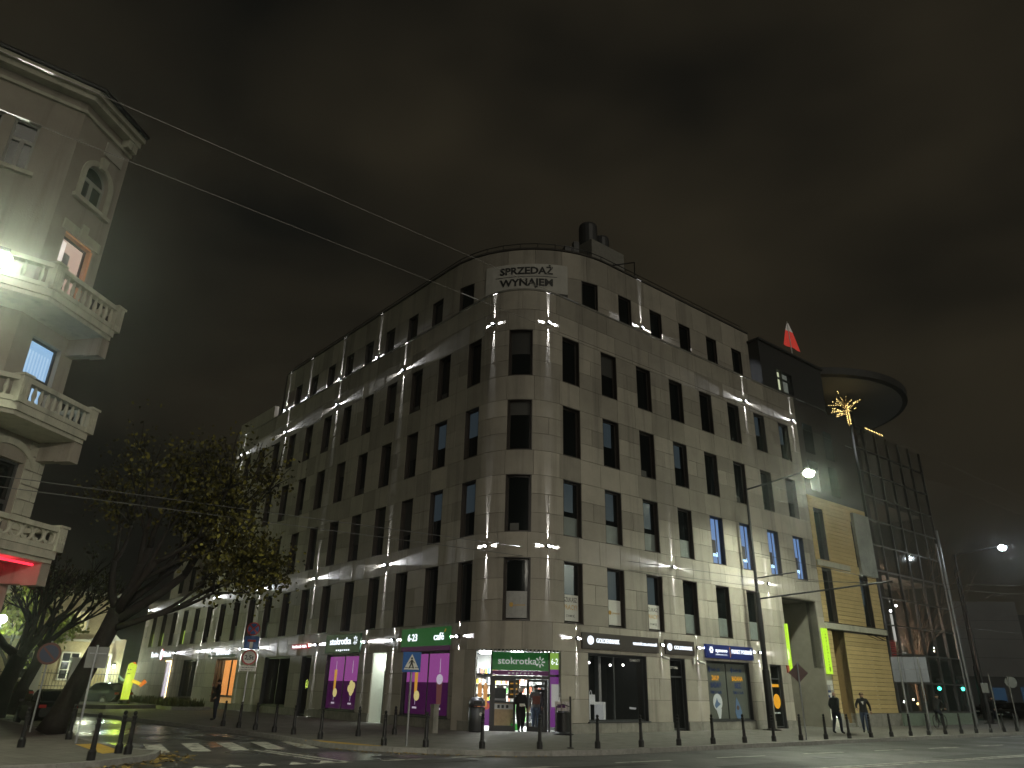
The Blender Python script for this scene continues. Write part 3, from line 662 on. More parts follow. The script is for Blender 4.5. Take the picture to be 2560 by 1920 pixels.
# --- corner supermarket
DW = Flat((0, 31.2), 0)          # door wall facing the crossing
z0 = .12
q = MB(); q.prism([(-1.26, 30.4), (-1.26, 31.2), (-1.6, 31.6), (-2.1, 31.1)], .12, 3.05); q.build('entrance_pillar_side', STONE, bld); q = MB(); q.prism([(2.22, 30.3), (2.7, 30.6), (2.6, 31.6), (2.22, 31.2)], .12, 3.05); q.build('entrance_pillar_side', STONE, bld)
q = MB(); q.prism([(-1.24, 30.28), (-1.17, 30.2), (-1.17, 31.18), (-1.24, 31.18)], .12, 3.05); q.build('entrance_return', STONE, bld); q = MB(); q.prism([(2.13, 30.08), (2.2, 30.14), (2.2, 31.18), (2.13, 31.18)], .12, 3.05); q.build('entrance_return', STONE, bld)
arc = [U(u, -.06, 0)[:2] for u in np.linspace(-1.8, 1.95, 16)]
q = MB(); q.prism(arc+[(2.3, 31.3), (-1.3, 31.3)], 3.06, 3.3); q.build('entrance_soffit', CORE, bld)
for k in range(24):
    x = -1.25+3.5*k/23; cy_ = 32.1-math.sqrt(max(.1, 2.5**2-(x-.6)**2)); q = MB(); q.box((x, (cy_+31.1)/2, 3.03), (.06, 31.1-cy_, .05)); q.build('soffit_slat', WPAINT, bld)
ds = MB()   # frame of the door wall
def bar(x0, x1, za, zb, d0=-.05, d1=.05): ds.slab(DW, x0, x1, d0, d1, za, zb)
for x in (-1.22, -.60, 1.72, 2.2): bar(x, x+.07, .12, 3.05)
bar(-1.15, -.60, 2.12, 2.2); bar(1.79, 2.2, 2.12, 2.2); bar(-.53, 1.72, 2.02, 2.14, -.04, .06)
bar(-.53, .42, .12, .32, -.03, .03); bar(-.53, -.40, .32, 2.02, -.03, .03); bar(.33, .42, .32, 2.02, -.03, .03); bar(-.4, .33, 1.93, 2.02, -.03, .03)
so_ = ds.build('entrance_frame', DGREY, bld)
rl = MB(); DL = Flat((.86, 31.0), R_(-14))
for x0, x1, za, zb in ((0, .82, .14, .32), (0, .09, .32, 2.0), (.73, .82, .32, 2.0), (.09, .73, 1.92, 2.0)): rl.slab(DL, x0, x1, -.03, .03, za, zb)
dr = rl.build('open_door_leaf', DGREY, bld); q = MB(); q.slab(DL, .09, .73, -.005, .005, .32, 1.92); q.build('pane', CLEAR, dr)
q = MB(); q.slab(DL, .08, .11, .03, .08, .8, 1.5); q.build('door_pull', GALV, dr)
q = MB(); q.slab(DW, -.4, .33, -.005, .005, .32, 1.93); q.build('pane', CLEAR, so_); q = MB(); q.slab(DW, -1.15, -.6, -.005, .005, 2.2, 3.03); q.build('pane', CLEAR, so_); q = MB(); q.slab(DW, -1.15, -.6, -.005, .005, 1.2, 2.12); q.build('pane', CLEAR, so_)
q = MB(); q.slab(DW, -1.15, -.6, -.005, .01, .3, 1.2); q.build('purple_print', glow('purple_panel_mid', (.20, .045, .25), .6), so_)
for x in (-1.0, -.78):
    q = MB(); poly(q, DW, [(x-.07, .98), (x+.07, .98), (x+.09, 1.7), (x+.04, 1.85), (x-.04, 1.85), (x-.09, 1.7)], .012, .018); q.build('printed_bottle', glow('print_juice', (.85, .4, .12), .6), so_)
q = MB(); disc(q, DW, -1.05, 1.02, .15, .012, .016); disc(q, DW, -.72, 1.0, .13, .012, .016); q.build('printed_fruit', glow('print_red', (.6, .12, .08), .6), so_)
q = MB(); q.slab(DW, 1.79, 2.2, -.005, .01, .3, 2.12); q.build('purple_print', MT['purple_panel_mid'], so_)
q = MB(); q.slab(DW, 1.84, 2.18, .012, .018, 1.02, 1.85); q.build('notice_sheet', glow('print_notice', (.55, .55, .5), .5), so_)
q = MB(); q.slab(DW, 1.79, 2.2, -.005, .01, 2.2, 2.4); q.build('purple_print', MT['purple_panel_mid'], so_)
q = MB(); q.slab(DW, 1.79, 2.2, -.005, .012, 2.4, 3.03); o = q.build('green_print', glow('green_print_lit', (.28, .5, .08), .7), so_); q = MB(); wall_text(q, DW, '6-23', 2.02, 2.58, .24, .02, width=.36, bold=.004); q.build('lettering', WHITEL, so_)
# interior of the supermarket
q = MB(); q.box((.6, 36.3, 1.7), (7, .1, 3.4)); q.box((-2.6, 34.6, 1.7), (.1, 3.3, 3.4)); q.box((4.0, 34.6, 1.7), (.1, 3.3, 3.4)); sm_ = [(-1.0, 31.27), (2.05, 31.27), (3.9, 32.9), (3.9, 36.2), (-2.5, 36.2), (-2.5, 32.9)]; q.prism(sm_, 3.15, 3.25); q.prism(sm_, .07, .125)
q.build('supermarket_interior', WHITEIN, bld)
for x in (-.9, .5, 1.9):
    q = MB(); q.box((x, 33.6, 3.12), (.5, 3.4, .04)); q.build('ceiling_light_panel', glow('ceiling_panel_glow', (.95, 1, .97), 42), bld)
def shelf(x0, x1, y, label, seed):
    rr = random.Random(seed); t = thing('grocery_shelf', label, 'shelf', ((x0+x1)/2, y, .12))
    q = MB(); q.box(((x0+x1)/2, y+.22, 1.3), (x1-x0, .04, 2.35)); q.build('back_panel', WHITEIN, t)
    cols = [(.78, .76, .74), (.6, .2, .12), (.1, .25, .6), (.8, .55, .08), (.15, .45, .12), (.08, .08, .09), (.85, .82, .75)]
    ms = [mat('product_%d' % i, c, .5) for i, c in enumerate(cols)]; pr = MB()
    for k in range(6):
        z = .3+.38*k; q = MB(); q.box(((x0+x1)/2, y, z), (x1-x0, .4, .03)); q.build('shelf_board', WHITEIN, t); x = x0+.03
        while x < x1-.1:
            w_ = rr.uniform(.06, .13); h = rr.uniform(.16, .3); pr.box((x+w_/2, y-.08, z+.015+h/2), (w_*.9, .15, h), mi=rr.choice([0, 0, 0, 1, 2, 3, 4, 5, 6, 6])); x += w_
    tag(pr.build('products', ms, t), kind='stuff')
shelf(-2.2, .3, 35.6, 'bright grocery shelf of small products at the back left of the supermarket', 1); shelf(.45, 1.3, 35.5, 'narrow grocery shelf seen between the supermarket doors', 2); shelf(1.4, 3.6, 35.2, 'grocery shelf at the back right behind the customer', 3)
ct = thing('coffee_counter', 'light wooden coffee counter with knobs inside the left supermarket door', 'counter', (-.05, 32.3, .12))
q = MB(); q.box((-.05, 32.3, .62), (.85, .6, 1.0)); q.build('cabinet', WOOD, ct); q = MB(); q.box((-.05, 32.28, 1.14), (.9, .66, .05)); q.build('counter_top', DGREY, ct)
q = MB(); q.box((-.05, 31.985, .98), (.8, .02, .2)); q.build('control_panel', WHITEIN, ct)
for x in (-.25, -.08, .1): q = MB(); q.box((x, 31.96, .98), (.1, .03, .12)); q.build('control_knob', BLK, ct)
cm = thing('coffee_machine', 'black coffee machine on the wooden counter inside the shop', 'coffee machine', (-.2, 32.3, 1.17)); q = MB(); q.box((-.2, 32.35, 1.42), (.5, .42, .5)); q.build('body', BLK, cm); q = MB(); q.box((-.2, 32.1, 1.24), (.45, .15, .08)); q.build('drip_tray', GALV, cm)
q = MB(); q.slab(Flat((.15, 31.6), 0), -.02, .42, 0, .03, 1.3, 2.0); o = tag(q.build('menu_board', mat('brown_board', (.07, .045, .02), .6), loc=(.35, 31.6, 1.3)), 'brown menu board hanging behind the left door pane', 'menu board')
for k in range(3): q = MB(); q.slab(Flat((.15, 31.56), 0), .05, .34, 0, .01, 1.42+.2*k, 1.47+.2*k); q.build('menu_line', ICE1, o)
bk = thing('shopping_basket', 'bright green plastic shopping basket on the shop floor by the counter', 'basket', (.42, 31.9, .13)); q = MB(); q.prism([(.25, 31.75), (.6, 31.75), (.6, 32.0), (.25, 32.0)], .13, .36); q.build('basket_body', glow('green_plastic', (.05, .5, .05), .5), bk); q = MB(); q.tube([(.27, 31.85, .36), (.3, 31.85, .55), (.55, 31.85, .55), (.58, 31.85, .36)], .012, 6); q.build('basket_handle', BLK, bk)
nb = thing('newspaper_rack', 'black newspaper rack standing inside behind the open door', 'rack', (1.5, 32.0, .12))
for k in range(5): q = MB(); q.box((1.45, 32.0, 1.1+.17*k), (.4, .15, .09)); q.build('rack_tray', BLK, nb)
q = MB(); q.box((1.45, 32.1, .9), (.42, .04, 1.5)); q.build('rack_back', DGREY, nb)
# --- shop signs
def scribble_part(o, a, b, z, h, seed):
    q = MB(); scribble(q, FP, a, b, z, h, .13, seed, th=.03); q.build('lettering', WHITEL, o)
GRN = mat('green_sign_face', (.02, .13, .035), .45, emit=(.02, .14, .03), es=.35); GRND = mat('dark_green_sign_face', (.01, .045, .02), .45, emit=(.01, .05, .015), es=.12); BRN = mat('brown_sign_face', (.05, .04, .035), .4); NAV = mat('navy_sign_face', (.014, .022, .10), .35, emit=(.01, .02, .12), es=.35); PURD = mat('purple_sign_face', (.10, .02, .09), .5, emit=(.1, .015, .09), es=.22)
GREYL = glow('grey_backlit_letters', (.56, .58, .55), .75)
def daisy(mb, path, u, z, r, d):
    for k in range(8):
        if k == 4: continue
        a = math.pi/4*k; dx, dz = math.cos(a), math.sin(a); px, pz = -dz, dx; w_ = r*.09
        poly(mb, path, [(u+dx*r*.4-px*w_, z+dz*r*.4-pz*w_), (u+dx*r-px*w_*1.3, z+dz*r-pz*w_*1.3), (u+dx*r+px*w_*1.3, z+dz*r+pz*w_*1.3), (u+dx*r*.4+px*w_, z+dz*r*.4+pz*w_)], d-.01, d)
    disc(mb, path, u-r*.15, z, r*.12, d-.01, d, 10)
def sign(path, a, b, d0, d1, z0, z1, m_, label, texts=(), extra=None, name='shop_sign'):
    q = MB(); q.slab(path, a, b, d0, d1, z0, z1); o = tag(q.build(name, m_, loc=path.pt((a+b)/2, d0, z0)), label, 'sign')
    for tx, u, z, sz, wd, mt in texts:
        q = MB(); wall_text(q, path, tx, u, z, sz, d1+.03, width=wd, bold=.004, th=.028); q.build('lettering', mt, o)
    if extra: extra(o)
    return o
def ex1(o):
    q = MB(); daisy(q, DW, 1.38, 2.66, .2, .11); q.build('flower_logo', GREYL, o)
sign(DW, -.53, 1.72, .04, .07, 2.33, 3.02, GRN, 'green supermarket sign with grey lettering above the corner doors', [('stokrotka', .47, 2.57, .26, 1.55, GREYL)], ex1)
sign(DW, -.53, 1.72, .04, .065, 2.15, 2.325, PURD, 'narrow purple strip sign with spaced letters directly above the corner doors', [('e x p r e s s', .6, 2.2, .09, 1.0, GREYL)])
uA, uB, _ = GR_OP['purpleA']
def ex2(o):
    q = MB(); poly(q, FP, [(uB-.32, 3.78), (uB-.22, 3.9), (uB-.2, 3.88), (uB-.28, 3.76)], .1, .11); q.build('leaf_accent', ORP, o)
    q = MB(); q.slab(FP, uA-.1, uB+.0, .0, .06, 3.06, 3.24); q.build('purple_band', PURD, o)
sign(FP, uA-.15, uB+.05, .012, .08, 3.25, 3.98, GRN, 'green sign reading 6-23 and café over the purple window nearest the corner', [('6-23', uA+.75, 3.47, .3, .7, WHITEL), ('café', uB-.7, 3.47, .3, .7, WHITEL)], ex2)
uA, uB, _ = GR_OP['purpleB']
def ex3(o):
    q = MB(); daisy(q, FP, uB-.35, 3.66, .2, .11); q.build('flower_logo', WHITEL, o)
sign(FP, uA-.1, uB+.1, .012, .08, 3.1, 3.98, GRND, 'dark green illuminated supermarket sign over the second purple window', [('stokrotka', (uA+uB)/2-.2, 3.5, .34, 2.1, WHITEL), ('e x p r e s s', (uA+uB)/2+.1, 3.2, .1, 1.3, WHITEL)], ex3)
def logo_disc(u, z, r):
    def f(o):
        q = MB(); disc(q, FP, u, z, r, .06, .11); q.build('round_logo', WHITEL, o)
    return f
sign(FP, gu(21.3), gu(25.9), .012, .08, 3.2, 3.82, BRN, 'long brown jeweller sign with white disc logo nearest the corner', [('GOLDENMARK', gu(22.75), 3.45, .18, 1.35, WHITEL), ('WARTOŚCI DLA POKOLEŃ', gu(25.0), 3.47, .11, 1.5, WHITEL)], logo_disc(gu(21.75), 3.53, .17))
sign(FP, gu(26.35), gu(28.35), .012, .08, 3.2, 3.8, BRN, 'short brown jeweller sign with white disc logo over the narrow door', [('GOLDENMARK', gu(27.55), 3.42, .16, 1.25, WHITEL)], logo_disc(gu(26.62), 3.5, .15))
def ex4(o):
    q = MB()
    for k in range(6):
        a = math.pi/3*k; disc(q, FP, gu(29.55)+.1*math.cos(a), 3.52+.1*math.sin(a), .055, .06, .11, 10)
    q.build('petal_logo', WHITEL, o)
    q = MB(); q.slab(FP, gu(30.95), gu(31.0), .08, .1, 3.24, 3.7); q.build('divider', ORP, o); q = MB(); q.slab(FP, gu(29.85), gu(30.75), .08, .1, 3.31, 3.35); q.build('tagline', WHITEL, o)
sign(FP, gu(29.15), gu(32.85), .012, .1, 3.17, 3.76, NAV, 'navy clinic sign with white lettering and orange divider', [('synevo', gu(30.3), 3.44, .18, .9, WHITEL), ('PUNKT POBRAŃ', gu(31.9), 3.42, .19, 1.6, WHITEL)], ex4)
sign(FP, FP.uL(39.7), FP.uL(37.75), .012, .1, 3.4, 3.63, mat('red_sign_face', (.3, .02, .02), .5, emit=(.6, .04, .05), es=.4), 'small red illuminated sign over the dark doorway on the left facade', [('NIA', FP.uL(38.15), 3.44, .15, .5, WHITEL)], lambda o: scribble_part(o, FP.uL(39.55), FP.uL(38.5), 3.44, .15, 4))
sign(FP, FP.uL(52.2), FP.uL(47.6), .012, .05, 3.15, 3.3, mat('faint_green_face', (.05, .09, .06), .5), 'faint fascia with white script letters over the orange lit window', [], lambda o: scribble_part(o, FP.uL(50.6), FP.uL(48.3), 3.27, .32, 8))
def ex5(o):
    scribble_part(o, FP.uL(64.05), FP.uL(62.5), 3.33, .34, 2); scribble_part(o, FP.uL(61.05), FP.uL(59.6), 3.33, .34, 6)
    q = MB(); disc(q, FP, FP.uL(62.0), 3.5, .38, .06, .1, sx=.72); q.build('oval_badge', WHITEL, o); q = MB(); disc(q, FP, FP.uL(62.0), 3.5, .42, .03, .055, sx=.76); q.build('badge_rim', glow('red_rim', (.8, .12, .06), 1), o)
sign(FP, FP.uL(64.8), FP.uL(59.4), .012, .05, 3.2, 3.3, mat('faint_grey_face', (.05, .05, .05), .5), 'white lit lettering either side of an oval red rimmed badge at the far left shop', [('B', FP.uL(64.3), 3.33, .42, .3, WHITEL), ('K', FP.uL(61.3), 3.33, .42, .3, WHITEL)], ex5)

# ================================================================== wall lamps: small cube with four narrow lenses
_fx = {}
def wall_lamp(path, u, z, label, beams=('up', 'down', 'plus', 'minus'), power=26, d0=0.0, group='cross-beam wall lamps on the stone block'):
    n = path.nrm(u); t = path.tan(u); p = path.pt(u, d0, z)
    o = thing('wall_lamp', label, 'wall lamp', p, math.atan2(t[1], t[0]), group, local=True)
    if not _fx:
        q = MB(); q.box((0, -.075, 0), (.13, .11, .13)); q.box((0, -.012, 0), (.08, .024, .08)); _fx['body'] = q.build('housing', BLK, o)
        q = MB(); q.lathe([(.034, 0), (.038, .006), (.001, .012)], (0, 0, 0), 10); m_ = q.build('lens', WLENS, o); _fx['lens'] = m_.data; _fx['body'] = _fx['body'].data
        for ob in list(o.children): bpy.data.objects.remove(ob)
    b = bpy.data.objects.new('housing', _fx['body']); COL.objects.link(b); b.parent = o
    for x, zz, rx in ((-.03, .0, 1), (.03, -.03, 1)):
        l = bpy.data.objects.new('lens', _fx['lens']); COL.objects.link(l); l.parent = o; l.location = (x, -.131, zz); l.rotation_euler = (math.pi/2, 0, 0)
    for bm_ in beams:
        dr_ = {'up': (0, .02, 1), 'down': (0, .02, -1), 'plus': (1, .022, 0), 'minus': (-1, .022, 0)}[bm_]
        cor = abs(u) < path.h and bm_ in ('plus', 'minus'); key = 'beam_'+bm_+str(power)+str(cor)
        if key not in _fx:
            l = bpy.data.lights.new('lamp_beam', 'SPOT'); l.energy = power; l.spot_size = R_(9 if bm_ in ('up', 'down') else 26 if cor else 15); l.spot_blend = .7; l.shadow_soft_size = .003; l.color = (.93, .95, 1); _fx[key] = l
        ob = bpy.data.objects.new('beam_'+bm_, _fx[key]); COL.objects.link(ob); ob.parent = o
        tl_ = (.0 if abs(u) > path.h else .13) if bm_ in ('plus', 'minus') else 0
        ob.location = Vector((dr_[0]*.072, -.022-tl_*.12, dr_[2]*.072)); ob.rotation_euler = Vector((dr_[0], dr_[1]+tl_, dr_[2])).to_track_quat('-Z', 'Y').to_euler()
    return o
PW = 2000
for nm, z, ss in (('upper row', 17.3, [30.68, 37.9, 45.0, 52.3]), ('middle row', 7.04, [30.74, 38.0, 45.3, 52.7, 59.9, 67.4]), ('shop-level row', 3.57, [24.72, 29.57, 32.0, 36.9, 44.27, 46.8, 51.7, 54.1, 59.05])):
    for i, s_ in enumerate(ss):
        wall_lamp(FP, FP.uL(s_), z, 'wall lamp with crossed white beams, left facade, %s, %s from the rounded corner' % (nm, ORD[i]), power=PW)
for nm, z, ss in (('upper row', 17.3, [34.64, 39.57]), ('middle row', 7.04, [27.25, 34.9]), ('shop-level row', 3.57, [21.05, 26.12, 28.63, 33.45])):
    for i, s_ in enumerate(ss):
        wall_lamp(FP, FP.uR(s_), z, 'wall lamp with crossed white beams, right facade, %s, %s from the rounded corner' % (nm, ORD[i]), power=PW)
for nm, z in (('upper', 17.3), ('middle', 7.04)):
    for sd, u in (('left', -1.33), ('right', 1.3)):
        wall_lamp(FP, u, z, 'wall lamp with crossed beams on the rounded corner, %s row, %s of the window' % (nm, sd), power=PW)
for i, s_ in enumerate([35.4, 40.0, 44.6, 48.0]): wall_lamp(TP, TP.uL(s_), 19.95, 'small wall lamp between top-storey windows, left facade, %s from the corner' % ORD[i], power=PW)
wall_lamp(TP, TP.uR(27.15), 19.95, 'small wall lamp between top-storey windows of the right facade', power=PW)
for i, s_ in enumerate([60.5, 66.0]): wall_lamp(FP, FP.uL(s_), 17.3-1.2, 'small wall lamp with crossed beams on the rear wing seen through the tree, %s one' % ('nearer', 'farther')[i], power=PW, d0=-2.1)
# banner on the rounded top storey
bn = MB(); uc = TP.uR(0)*0
bn.slab(TP, -2.15, 2.15, .04, .06, 20.35, 22.05); bo = tag(bn.build('sale_banner', mat('white_banner', (.55, .54, .5), .7, var=.12, vscale=1.5, bump=.3, bscale=3), loc=TP.pt(0, .05, 20.3)), 'white sale banner with bold black lettering on the rounded top storey', 'banner')
q = MB(); q.slab(TP, -2.15, 2.15, .045, .065, 19.75, 20.345); q.build('black_strip', PB, bo)
for tx, z, sz, wd, mt in (('SPRZEDAŻ', 21.45, .42, 2.75, PB), ('WYNAJEM', 20.75, .42, 2.75, PB), ('614 413 804', 19.98, .42, 2.75, POST)):
    q = MB(); wall_text(q, TP, tx, 0, z, sz, .075, width=wd, bold=.035); q.build('lettering', mt, bo)
q = MB(); q.slab(TP, -1.6, 1.6, .062, .07, 21.28, 21.31); q.build('rule', PB, bo)
# cameras, alarm box
def cctv(u, z, label):
    t = thing('security_camera', label, 'camera', U(u, 0, z)); q = MB(); q.slab(FP, u-.03, u+.03, 0, .12, z-.02, z+.02); q.build('bracket', WPAINT, t)
    a = Vector(U(u, .1, z-.03)); b = Vector(U(u+.28, .22, z-.1)); q = MB(); q.tube([a, b], .055, 8); q.build('camera_body', WPAINT, t)
cctv(gu(26.1), 3.1, 'white security camera under the lamp left of the narrow jeweller door'); cctv(gu(28.55), 3.0, 'white security camera right of the narrow jeweller door')
q = MB(); q.slab(FP, gu(28.22), gu(28.36), .005, .08, 2.85, 3.12); tag(q.build('alarm_box', WPAINT, loc=U(gu(28.3), 0, 2.85)), 'small white alarm box beside the security camera', 'alarm box')
q = MB(); q.slab(FP, gu(35.75), gu(35.95), .01, .07, 2.7, 3.05); tag(q.build('alarm_box', mat('faded_red', (.35, .08, .06), .5), loc=U(gu(35.85), 0, 2.7)), 'faded red alarm box on the wall left of the passage', 'alarm box')

# ================================================================== yellow plank-clad block and glass block on the right
def pl(s): return FP.uR(s)
yb = thing('yellow_block', 'yellow horizontally clad block with tall dark windows right of the stone facade', 'building', RP(43.6, OR, 0))
YS0, YS1 = 40.14, 47.0
yops = [(40.62, 41.68, 5.5, 8.5), (44.85, 45.95, 5.5, 8.4), (40.62, 41.68, 9.0, 12.0), (44.9, 45.95, 9.0, 11.8), (40.72, 42.1, .12, 5.12)]
z = .8; planks = []
while z < 12.6:
    z1 = z+.235
    if not (5.12 < z+.1 < 5.45):
        cur = YS0
        for a, b in sorted((o[0], o[1]) for o in yops if o[2]-.05 < (z+z1)/2 < o[3]+.05)+[(YS1, YS1)]:
            if a > cur+.05: planks.append((cur, a, z, z1))
            cur = b
    z = z1
for i, (a, b, z0_, z1_) in enumerate(planks):
    q = MB(); q.slab(FP, pl(a), pl(b), -.04, random.uniform(-.006, .01), z0_+.01, z1_-.008); q.build('cladding_plank', YBR, yb)
q = MB(); q.slab(FP, pl(42.1), pl(YS1+.3), -.3, .03, .1, .79); q.slab(FP, pl(YS0), pl(40.72), -.3, .03, .1, .79); q.build('plinth', GREY, yb)
q = MB(); q.slab(FP, pl(42.1), pl(44.8), -.4, -.045, .8, 12.6); q.slab(FP, pl(46), pl(46.98), -.4, -.045, .8, 12.6); q.slab(FP, pl(YS0+.02), pl(40.62), -.4, -.045, .8, 12.6); q.slab(FP, pl(40.6), pl(47), -1.5, -.42, 5.15, 19); q.slab(FP, pl(YS0+.01), pl(47), -1.2, -.05, 12.62, 18.9); q.build('block_core', CORE, yb)
q = MB(); q.slab(FP, pl(40.15), pl(47.05), -.3, .12, 5.13, 5.44); q.build('ledge', TRIM, yb); q = MB(); q.slab(FP, pl(40.15), pl(43.8), -.3, .1, 8.62, 8.93); q.build('ledge', TRIM, yb)
for i, (a, b, z0_, z1_) in enumerate(yops[:4]): window(FP, pl(a), pl(b), z0_, z1_, yb, .3, style='dim' if i == 1 else None)
q = MB(); q.slab(FP, pl(40.7), pl(42.12), -2.2, -2.1, .1, 5.2); q.slab(FP, pl(42.1), pl(42.2), -2.1, -.05, .1, 5.12); q.slab(FP, pl(40.62), pl(40.72), -2.1, -.05, .1, 5.12); q.build('entrance_recess', mat('recess_brown', (.26, .17, .07), .8, var=.15), yb)
for k in range(3): q = MB(); q.slab(FP, pl(40.75), pl(42.05), -1.6, -.1-.35*k, .12+.18*k, .3+.18*k); q.build('step', GREY, yb)
q = MB(); q.tube([U(pl(41.0), -.1, 1.3), U(pl(42.0), -1.6, 1.9)], .03, 6); q.build('handrail', BLK, yb)
q = MB(); q.slab(FP, pl(45.0), pl(46.95), .02, .2, 8.55, 12.4); bo = tag(q.build('hanging_banner', mat('pale_banner', (.34, .36, .32), .5, var=.5, vscale=.7), loc=U(pl(46), .1, 8.55)), 'tall pale advertising banner on the yellow block above the right window', 'banner')
q = MB(); scribble(q, FP, pl(45.3), pl(46.7), 11.6, .4, .22, 3); scribble(q, FP, pl(45.3), pl(46.7), 11.0, .4, .22, 4); q.build('lettering', PG, bo)
for s_ in (44.4, 45.3): q = MB(); q.tube([U(pl(s_), .0, 5.1), U(pl(s_-.3), .9, 4.7), U(pl(s_+.5), .9, 4.7), U(pl(s_+.7), 0, 5.1)], .018, 5); q.build('bracket', BLK, yb)
for z in (13.2, 15.6): q = MB(); q.slab(FP, pl(40.8), pl(41.9), -.04, -.02, z, z+1.9); q.build('upper_window', GLASS, yb); q = MB(); q.slab(FP, pl(43.2), pl(44.2), -.04, -.02, z, z+1.9); q.build('upper_window', GLASS, yb)
# dark penthouse and round roof canopy
ph = thing('roof_penthouse', 'dark flat penthouse with one lit window on the roof right of the stone block', 'building', RP(41, OR-.3, 19))
DK = mat('dark_cladding', (.035, .036, .036), .6, var=.2)
q = MB(); q.slab(FP, pl(37.3), pl(38.9), -5, -.25, 18.95, 22.25); q.slab(FP, pl(40.75), pl(44.6), -5, -.25, 18.95, 22.25); q.slab(FP, pl(38.9), pl(40.75), -5, -.25, 20.8, 22.25); q.slab(FP, pl(38.9), pl(40.75), -5, -.25, 18.95, 19.35); q.slab(FP, pl(38.9), pl(40.75), -5, -2, 19.3, 20.9); q.build('wall', DK, ph)
q = MB(); q.slab(FP, pl(38.9), pl(39.75), -.6, -.55, 19.35, 20.8); q.build('lit_pane', glow('lit_loft_pane', (.72, .78, .5), .75), ph)
q = MB(); q.slab(FP, pl(39.85), pl(40.7), -.6, -.55, 19.35, 20.8); q.build('dim_pane', glow('dim_loft_pane', (.22, .24, .2), .4), ph)
for x in (38.9, 39.2, 39.75, 40.65): q = MB(); q.slab(FP, pl(x), pl(x+.09), -.55, -.4, 19.35, 20.8); q.build('window_bar', DK, ph)
q = MB(); q.slab(FP, pl(38.9), pl(40.75), -.55, -.42, 20.3, 20.37); q.build('window_bar', DK, ph)
q = MB(); q.slab(FP, pl(37.2), pl(44.7), -5.1, -.1, 22.26, 22.4); q.build('roof_edge', DK, ph)
cn = thing('round_roof_canopy', 'large round dark rimmed canopy roof jutting over the roof terrace', 'canopy', (22.5, 54.5, 19))
q = MB(); q.lathe([(8.1, 22.35), (8.45, 22.4), (8.5, 22.9), (8.2, 23.0), (.01, 23.0)], (22.5, 54.5, 0), 56); q.build('rim', DK, cn)
q = MB(); q.lathe([(8.08, 22.32), (8.08, 22.36)], (22.5, 54.5, 0), 56); q.build('underside', mat('canopy_soffit', (.26, .26, .27), .7, var=.1), cn)
for s_, o_ in ((49.5, -25.5), (53, -25), (47, -29)): q = MB(); x, y, _ = RP(s_, o_, 0); q.tube([(x, y, 18.9), (x, y, 22.33)], .22, 10); q.build('column', DK, cn)
q = MB(); q.slab(FP, pl(44.6), pl(47.4), -9, -3.5, 18.9, 22.3); q.build('rear_wall', DK, cn)
fp = thing('flag_pole', 'white and red flag on a short pole on the roof edge', 'flag', RP(41.4, OR-.6, 22.3))
p = Vector(RP(41.4, OR-.35, 22.45)); q = MB(); q.tube([p, p+Vector((-.04, 0, 2.55))], [.05, .03], 8); q.build('pole', WPAINT, fp)
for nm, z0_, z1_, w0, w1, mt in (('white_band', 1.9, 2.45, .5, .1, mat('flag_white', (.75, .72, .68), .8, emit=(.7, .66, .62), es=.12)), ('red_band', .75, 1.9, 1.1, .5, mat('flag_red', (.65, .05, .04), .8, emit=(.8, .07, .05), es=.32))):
    q = MB(); N = 7; vs = []; 
    for j in range(N+1):
        for side_ in (0, 1):
            t = j/N; zz = (z0_ if side_ == 0 else z1_); wd = (w0 if side_ == 0 else w1); x = (t-.42)*wd*1.25
            vs.append(p+Vector((x*.9-.02, .06*math.sin(t*9)*wd+x*.3, zz-(.32*t if side_ == 0 and nm == 'red_band' else (.12*t if nm == 'red_band' or side_ == 0 else 0)))))
    q.add(vs, [(2*j, 2*j+2, 2*j+3, 2*j+1) for j in range(N)]); q.build(nm, mt, fp)
# lit little tree on the terrace
GOLD = glow('gold_fairy_bulb', (1, .72, .25), 6)
tt = thing('fairy_light_tree', 'small terrace tree wrapped in golden fairy lights under the round canopy', 'tree', RP(48.6, OR-.7, 19.0))
b0 = Vector(RP(48.6, OR-.7, 19.0)); q = MB(); q.tube([b0, b0+Vector((-.05, 0, 1.2)), b0+Vector((-.15, 0, 1.9))], [.09, .07, .05], 7); br_ = q; lt = MB()
for k in range(60): a = k*1.7; z = .15+1.75*k/60; lt.ball(tuple(b0+Vector((.1*math.cos(a)-.08*z/2, .1*math.sin(a), z))), .022, n=6)
rr = random.Random(5)
for k in range(26):
    a = rr.uniform(0, 6.28); el = rr.uniform(-.15, 1.0); L = rr.uniform(.7, 1.6); s0 = b0+Vector((-.12, 0, rr.uniform(1.2, 1.9))); dv = Vector((math.cos(a)*math.cos(el), math.sin(a)*math.cos(el), math.sin(el)*.8))
    br_.tube([s0, s0+dv*L], [.03, .008], 5)
    for j in range(9):
        if rr.random() < .6: lt.ball(tuple(s0+dv*L*(j+1)/9+Vector((0, 0, .02))), .022, n=6)
br_.build('branches', mat('bark_lit', (.2, .14, .07), .8), tt); tag(lt.build('bulbs', GOLD, tt), kind='stuff')
area('fairy_tree_light', tuple(b0+Vector((0, -.2, 1.5))), .4, .8, (1, .75, .3), parent=tt)
lt = MB()
for k in range(22): lt.ball(U(pl(49.2+.12*k), .02+.03*math.sin(k*2), 19.1+.05*math.sin(k*3.1)), .02, n=6)
t = thing('terrace_light_string', 'golden light string along the terrace edge right of the lit tree', 'string lights', U(pl(50.5), 0, 19)); tag(lt.build('bulbs', GOLD, t), kind='stuff')
